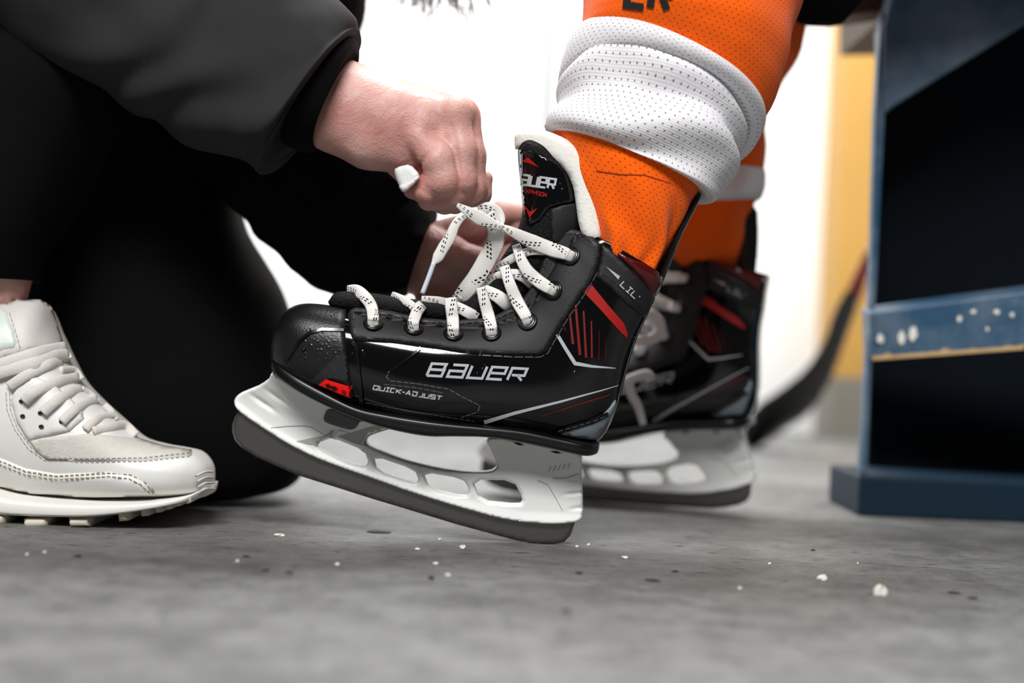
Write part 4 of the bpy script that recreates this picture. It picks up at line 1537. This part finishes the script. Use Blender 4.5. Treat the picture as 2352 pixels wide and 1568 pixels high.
s.build('stitching', 'greystitch', sn)
s = Strokes(EB, .0009)
for x, y in [(53, 955), (96, 979), (50, 921), (94, 948), (142, 968)]:
    s.poly([(x + 6 * math.cos(a), y + 4.5 * math.sin(a)) for a in np.linspace(0, 6.28, 12, endpoint=False)], 6)
s.build('lace_hole', 'hole', sn)
nl = [([(-30, 850), (30, 830), (90, 812), (152, 800)], 34), ([(-30, 865), (20, 850), (80, 835), (120, 820), (156, 815)], 30), ([(20, 888), (60, 862), (110, 838), (140, 828)], 24),
      ([(55, 922), (80, 900), (130, 878), (180, 866)], 25), ([(98, 948), (130, 920), (160, 902), (186, 894)], 24), ([(142, 968), (170, 942), (196, 926), (222, 918)], 22),
      ([(196, 985), (220, 965), (246, 955), (262, 950)], 20), ([(120, 822), (150, 812), (160, 824)], 16), ([(186, 894), (206, 905), (224, 925)], 18), ([(215, 990), (250, 984), (285, 976), (312, 1000)], 22), ([(140, 850), (170, 850), (186, 872)], 18), ([(240, 930), (256, 945), (266, 965)], 16)]
for pts, w_ in nl:
    q = []
    for (x, y) in pts:
        p, n = proj(EB, x, y, .003, Yfall=NY)
        q.append((x, y, min(p.y, NY - .006)))
    ribbon('shoelace', 'shoelace', sn, q, w_, th=.0009)

# ================================================================== BENCH
bn = root('bench', 'chipped blue wooden bench at the right with a braced side', 'bench', (P(1970, 1183, 1.07).x, 1.07, 0))
bx = G(1970, 1184)
BYF = bx.y
# base timber
zb = P(1970, 1092, BYF).z
boxobj('base_rail', 'shadedblue', bn, bx.x, bx.x + .62, BYF, BYF + .1, 0, zb, bev=.002)
# upright
pr = lambda x, y, Y: P(x, y, Y)
prism('upright', 'blue', bn, [pr(a, b_, BYF + .004) for a, b_ in ((1976, 1088), (1997, 700), (2003, 560), (2010, 268), (2024, 30), (2046, 30), (2034, 250), (2022, 480), (2015, 634), (2004, 800), (1992, 1088))], (0, .012, 0), bev=.0012)
prism('brace', 'blue', bn, [pr(2032, 262, BYF), pr(2030, 60, BYF), pr(2070, -90, BYF), pr(2450, -90, BYF), pr(2450, -4, BYF), pr(2050, 246, BYF)], (0, .03, 0), bev=.002)
prism('stretcher', 'blue', bn, [pr(1998, 716, BYF - .004), pr(2900, 594, BYF - .100), pr(2900, 764, BYF - .100), pr(2003, 826, BYF - .004)], (0, .028, .004), bev=.002)
prism('back_panel', 'navyshade', bn, [pr(1990, 1180, BYF + .10), pr(2030, 20, BYF + .10), pr(2700, 20, BYF + .10), pr(2700, 1230, BYF + .10)], (0, .02, 0))  # dark interior of the bench: shade carried by the board's colour
prism('seat', 'seatwood', bn, [pr(2110, -30, BYF + .005), pr(2900, -44, BYF + .005), pr(2900, -110, BYF + .005), pr(2110, -110, BYF + .005)], (0, .26, 0))
prism('seat_end', 'seatwood', bn, [pr(1940, -20, BYF + .03), pr(1955, 34, BYF + .03), pr(2040, 22, BYF + .03), pr(2140, -30, BYF + .03), pr(2110, -110, BYF + .03), pr(1930, -110, BYF + .03)], (0, .04, 0))
# bare wood showing along the lower edge of the stretcher, pale knocks on its face
xs = np.linspace(2003, 2352, 60)
topy = [826 - (x - 2003) * .0707 - 8 - 10 * max(0, noise.noise(Vector((x * .05, 0, 3.3)))) for x in xs]
boty = [826 - (x - 2003) * .0707 + 1 for x in xs]
ys_ = [BYF - .0068 - .051 * (x - 1998) / 472 for x in xs]
vs = [P(x, y, q) for x, y, q in zip(xs, topy, ys_)] + [P(x, y, q) for x, y, q in zip(xs, boty, ys_)]
n = len(xs)
link('worn_edge', vs, [(i, i + 1, n + i + 1, n + i) for i in range(n - 1)], 'wood', bn)
for (x, y, r1, r2) in [(2070, 775, 9, 15), (2097, 766, 10, 17), (2022, 778, 8, 12), (2325, 722, 5, 6), (2290, 716, 8, 6), (2204, 732, 6, 8), (2236, 715, 7, 5), (2268, 755, 4, 5)]:
    q = BYF - .0062 - .051 * (x - 1998) / 472
    cv, cf, b0 = [], [], 0
    cv.append(P(x, y, q))
    for i in range(14):
        a = i / 14 * 6.283
        k = random.uniform(.75, 1.1)
        cv.append(P(x + r1 * k * math.cos(a), y + r2 * k * math.sin(a), q))
    cf += [(b0, b0 + 1 + i, b0 + 1 + (i + 1) % 14) for i in range(14)]
    link('paint_knock', cv, cf, 'chipwhite', bn)

# ================================================================== HOCKEY STICK


def stY(x, y):
    return 1.46 + .32 * np.clip((y - 540) / 480, -.6, 1)


st = root('hockey_stick', 'black bladed hockey stick with red and white shaft leaning behind the bench', 'hockey stick', P(1745, 1015, 1.75))
plate('blade', 'stickblack', st, [(1700, 990), (1735, 932), (1790, 897), (1850, 850), (1893, 785), (1915, 715), (1950, 655), (1975, 690), (1950, 755), (1925, 830), (1900, 890), (1860, 950), (1800, 988), (1745, 1028), (1712, 1034)], Y=stY, t=.006, r=8, step=10)
plate('red_shaft', 'red', st, [(1948, 660), (1990, 575), (2008, 590), (1974, 694)], Y=stY, t=.011, r=6, step=10, round_=0)
plate('white_shaft', 'stickwhite', st, [(1990, 577), (2150, 250), (2172, 262), (2008, 592)], Y=lambda x, y: stY(x, y), t=.011, r=6, step=10, round_=0)

# ================================================================== CRUMBS AND FLAKES ON THE FLOOR


def crumb(name, mat, px, py, wpx, hmm, label, cat, group=None, flat=1.0, up=.0006):
    c = G(px, py)
    w_ = wpx * c.y / F / 2
    nn = 9
    vs = []
    for lay, (zz, kk) in enumerate(((0, .9), (hmm * .5, 1), (hmm, .7))):
        for i in range(nn):
            a = i / nn * 6.283
            k = kk * random.uniform(.65, 1.15)
            vs.append((w_ * k * math.cos(a), w_ * flat * k * math.sin(a), zz * random.uniform(.8, 1.2) if lay else 0))
    fs = [tuple(range(nn))[::-1], tuple(2 * nn + i for i in range(nn))]
    for l in range(2):
        fs += [(l * nn + i, l * nn + (i + 1) % nn, (l + 1) * nn + (i + 1) % nn, (l + 1) * nn + i) for i in range(nn)]
    o = link(name, vs, fs, mat, smooth=False)
    o.location = (c.x, c.y, up * .2)
    tag(o, label, cat, group)
    return o


crumb('paint_flake', 'chipwhite', 2020, 1366, 34, .0045, 'largest white flake on the floor at the lower right', 'flake', flat=.8)
crumb('paint_flake', 'chipwhite', 641, 1230, 28, .0012, 'thin white flake on the floor below the nose of the skate blade', 'flake')
crumb('paint_flake', 'chipwhite', 1888, 1331, 26, .0022, 'crumbly white flake lying left of the largest one', 'flake')
crumb('paint_flake', 'chipwhite', 1062, 1259, 16, .0016, 'white flake on the floor just below the middle of the near skate blade', 'flake')
for (x, y, w_, lb) in [(1010, 1240, 10, 'small white flake closest under the blade, left of its heel'), (958, 1262, 14, 'flat sliver of white between the two flakes under mid blade'), (1000, 1295, 14, 'narrow white flake directly above the round black crumb'),
                   (775, 1297, 12, 'white flake on open floor below the toe cap of the near skate'), (1028, 1322, 14, 'crumbly pale flake just right of the round black crumb'), (545, 1290, 8, 'tiny pale speck midway between the sneaker toe and the bottom edge'),
                   (1435, 1281, 18, 'long pale flake right of the near skate heel'), (1325, 1256, 9, 'pale bit touching the floor beside the heel end of the near blade'), (1352, 1252, 8, 'second pale bit a little right of the blade heel, under the far blade'),
                   (1768, 1296, 10, 'pale flake below the tip of the stick blade'), (1700, 1352, 12, 'pale flake halfway between the near skate heel and the crumbly flake'), (102, 1270, 9, 'yellowish speck on the floor below the middle of the sneaker'),
                   (62, 1275, 8, 'pale speck left of the yellowish one, below the sneaker'), (1970, 1295, 6, 'pale speck on the floor in front of the bench foot')]:
    crumb('paint_flake', 'chipwhite', x, y, w_, .0009, lb, 'flake')
crumb('rubber_crumb', 'darkbit', 991, 1330, 16, .0014, 'roundest black crumb on the floor, nearest the camera', 'crumb')
for (x, y, w_, lb) in [(565, 1279, 18, 'flat black scrap left below the white flake under the blade nose'), (610, 1311, 20, 'left one of two flat black scraps lying close together, lower left'), (665, 1316, 26, 'right one of two flat black scraps lying close together, lower left'),
                   (178, 1278, 22, 'flat black scrap on the floor in front of the sneaker sole'), (1330, 1317, 20, 'flat black scrap in front of the near skate heel'), (1550, 1313, 18, 'flat black scrap in front of the far skate blade'),
                   (1867, 1264, 12, 'small black scrap in front of the left end of the bench foot'), (2190, 1362, 34, 'longer black scrap at the far right, beside the largest white flake'), (2235, 1374, 26, 'rightmost flat black scrap on the floor'),
                   (1500, 1334, 40, 'wide black scuff scrap on the floor right of the near skate'), (870, 1222, 60, 'widest black scrap, lying under the middle of the near blade'), (1300, 1404, 24, 'black scrap nearest the camera right of the middle')]:
    crumb('rubber_crumb', 'darkbit', x, y, w_, .0006, lb, 'crumb', flat=.7)
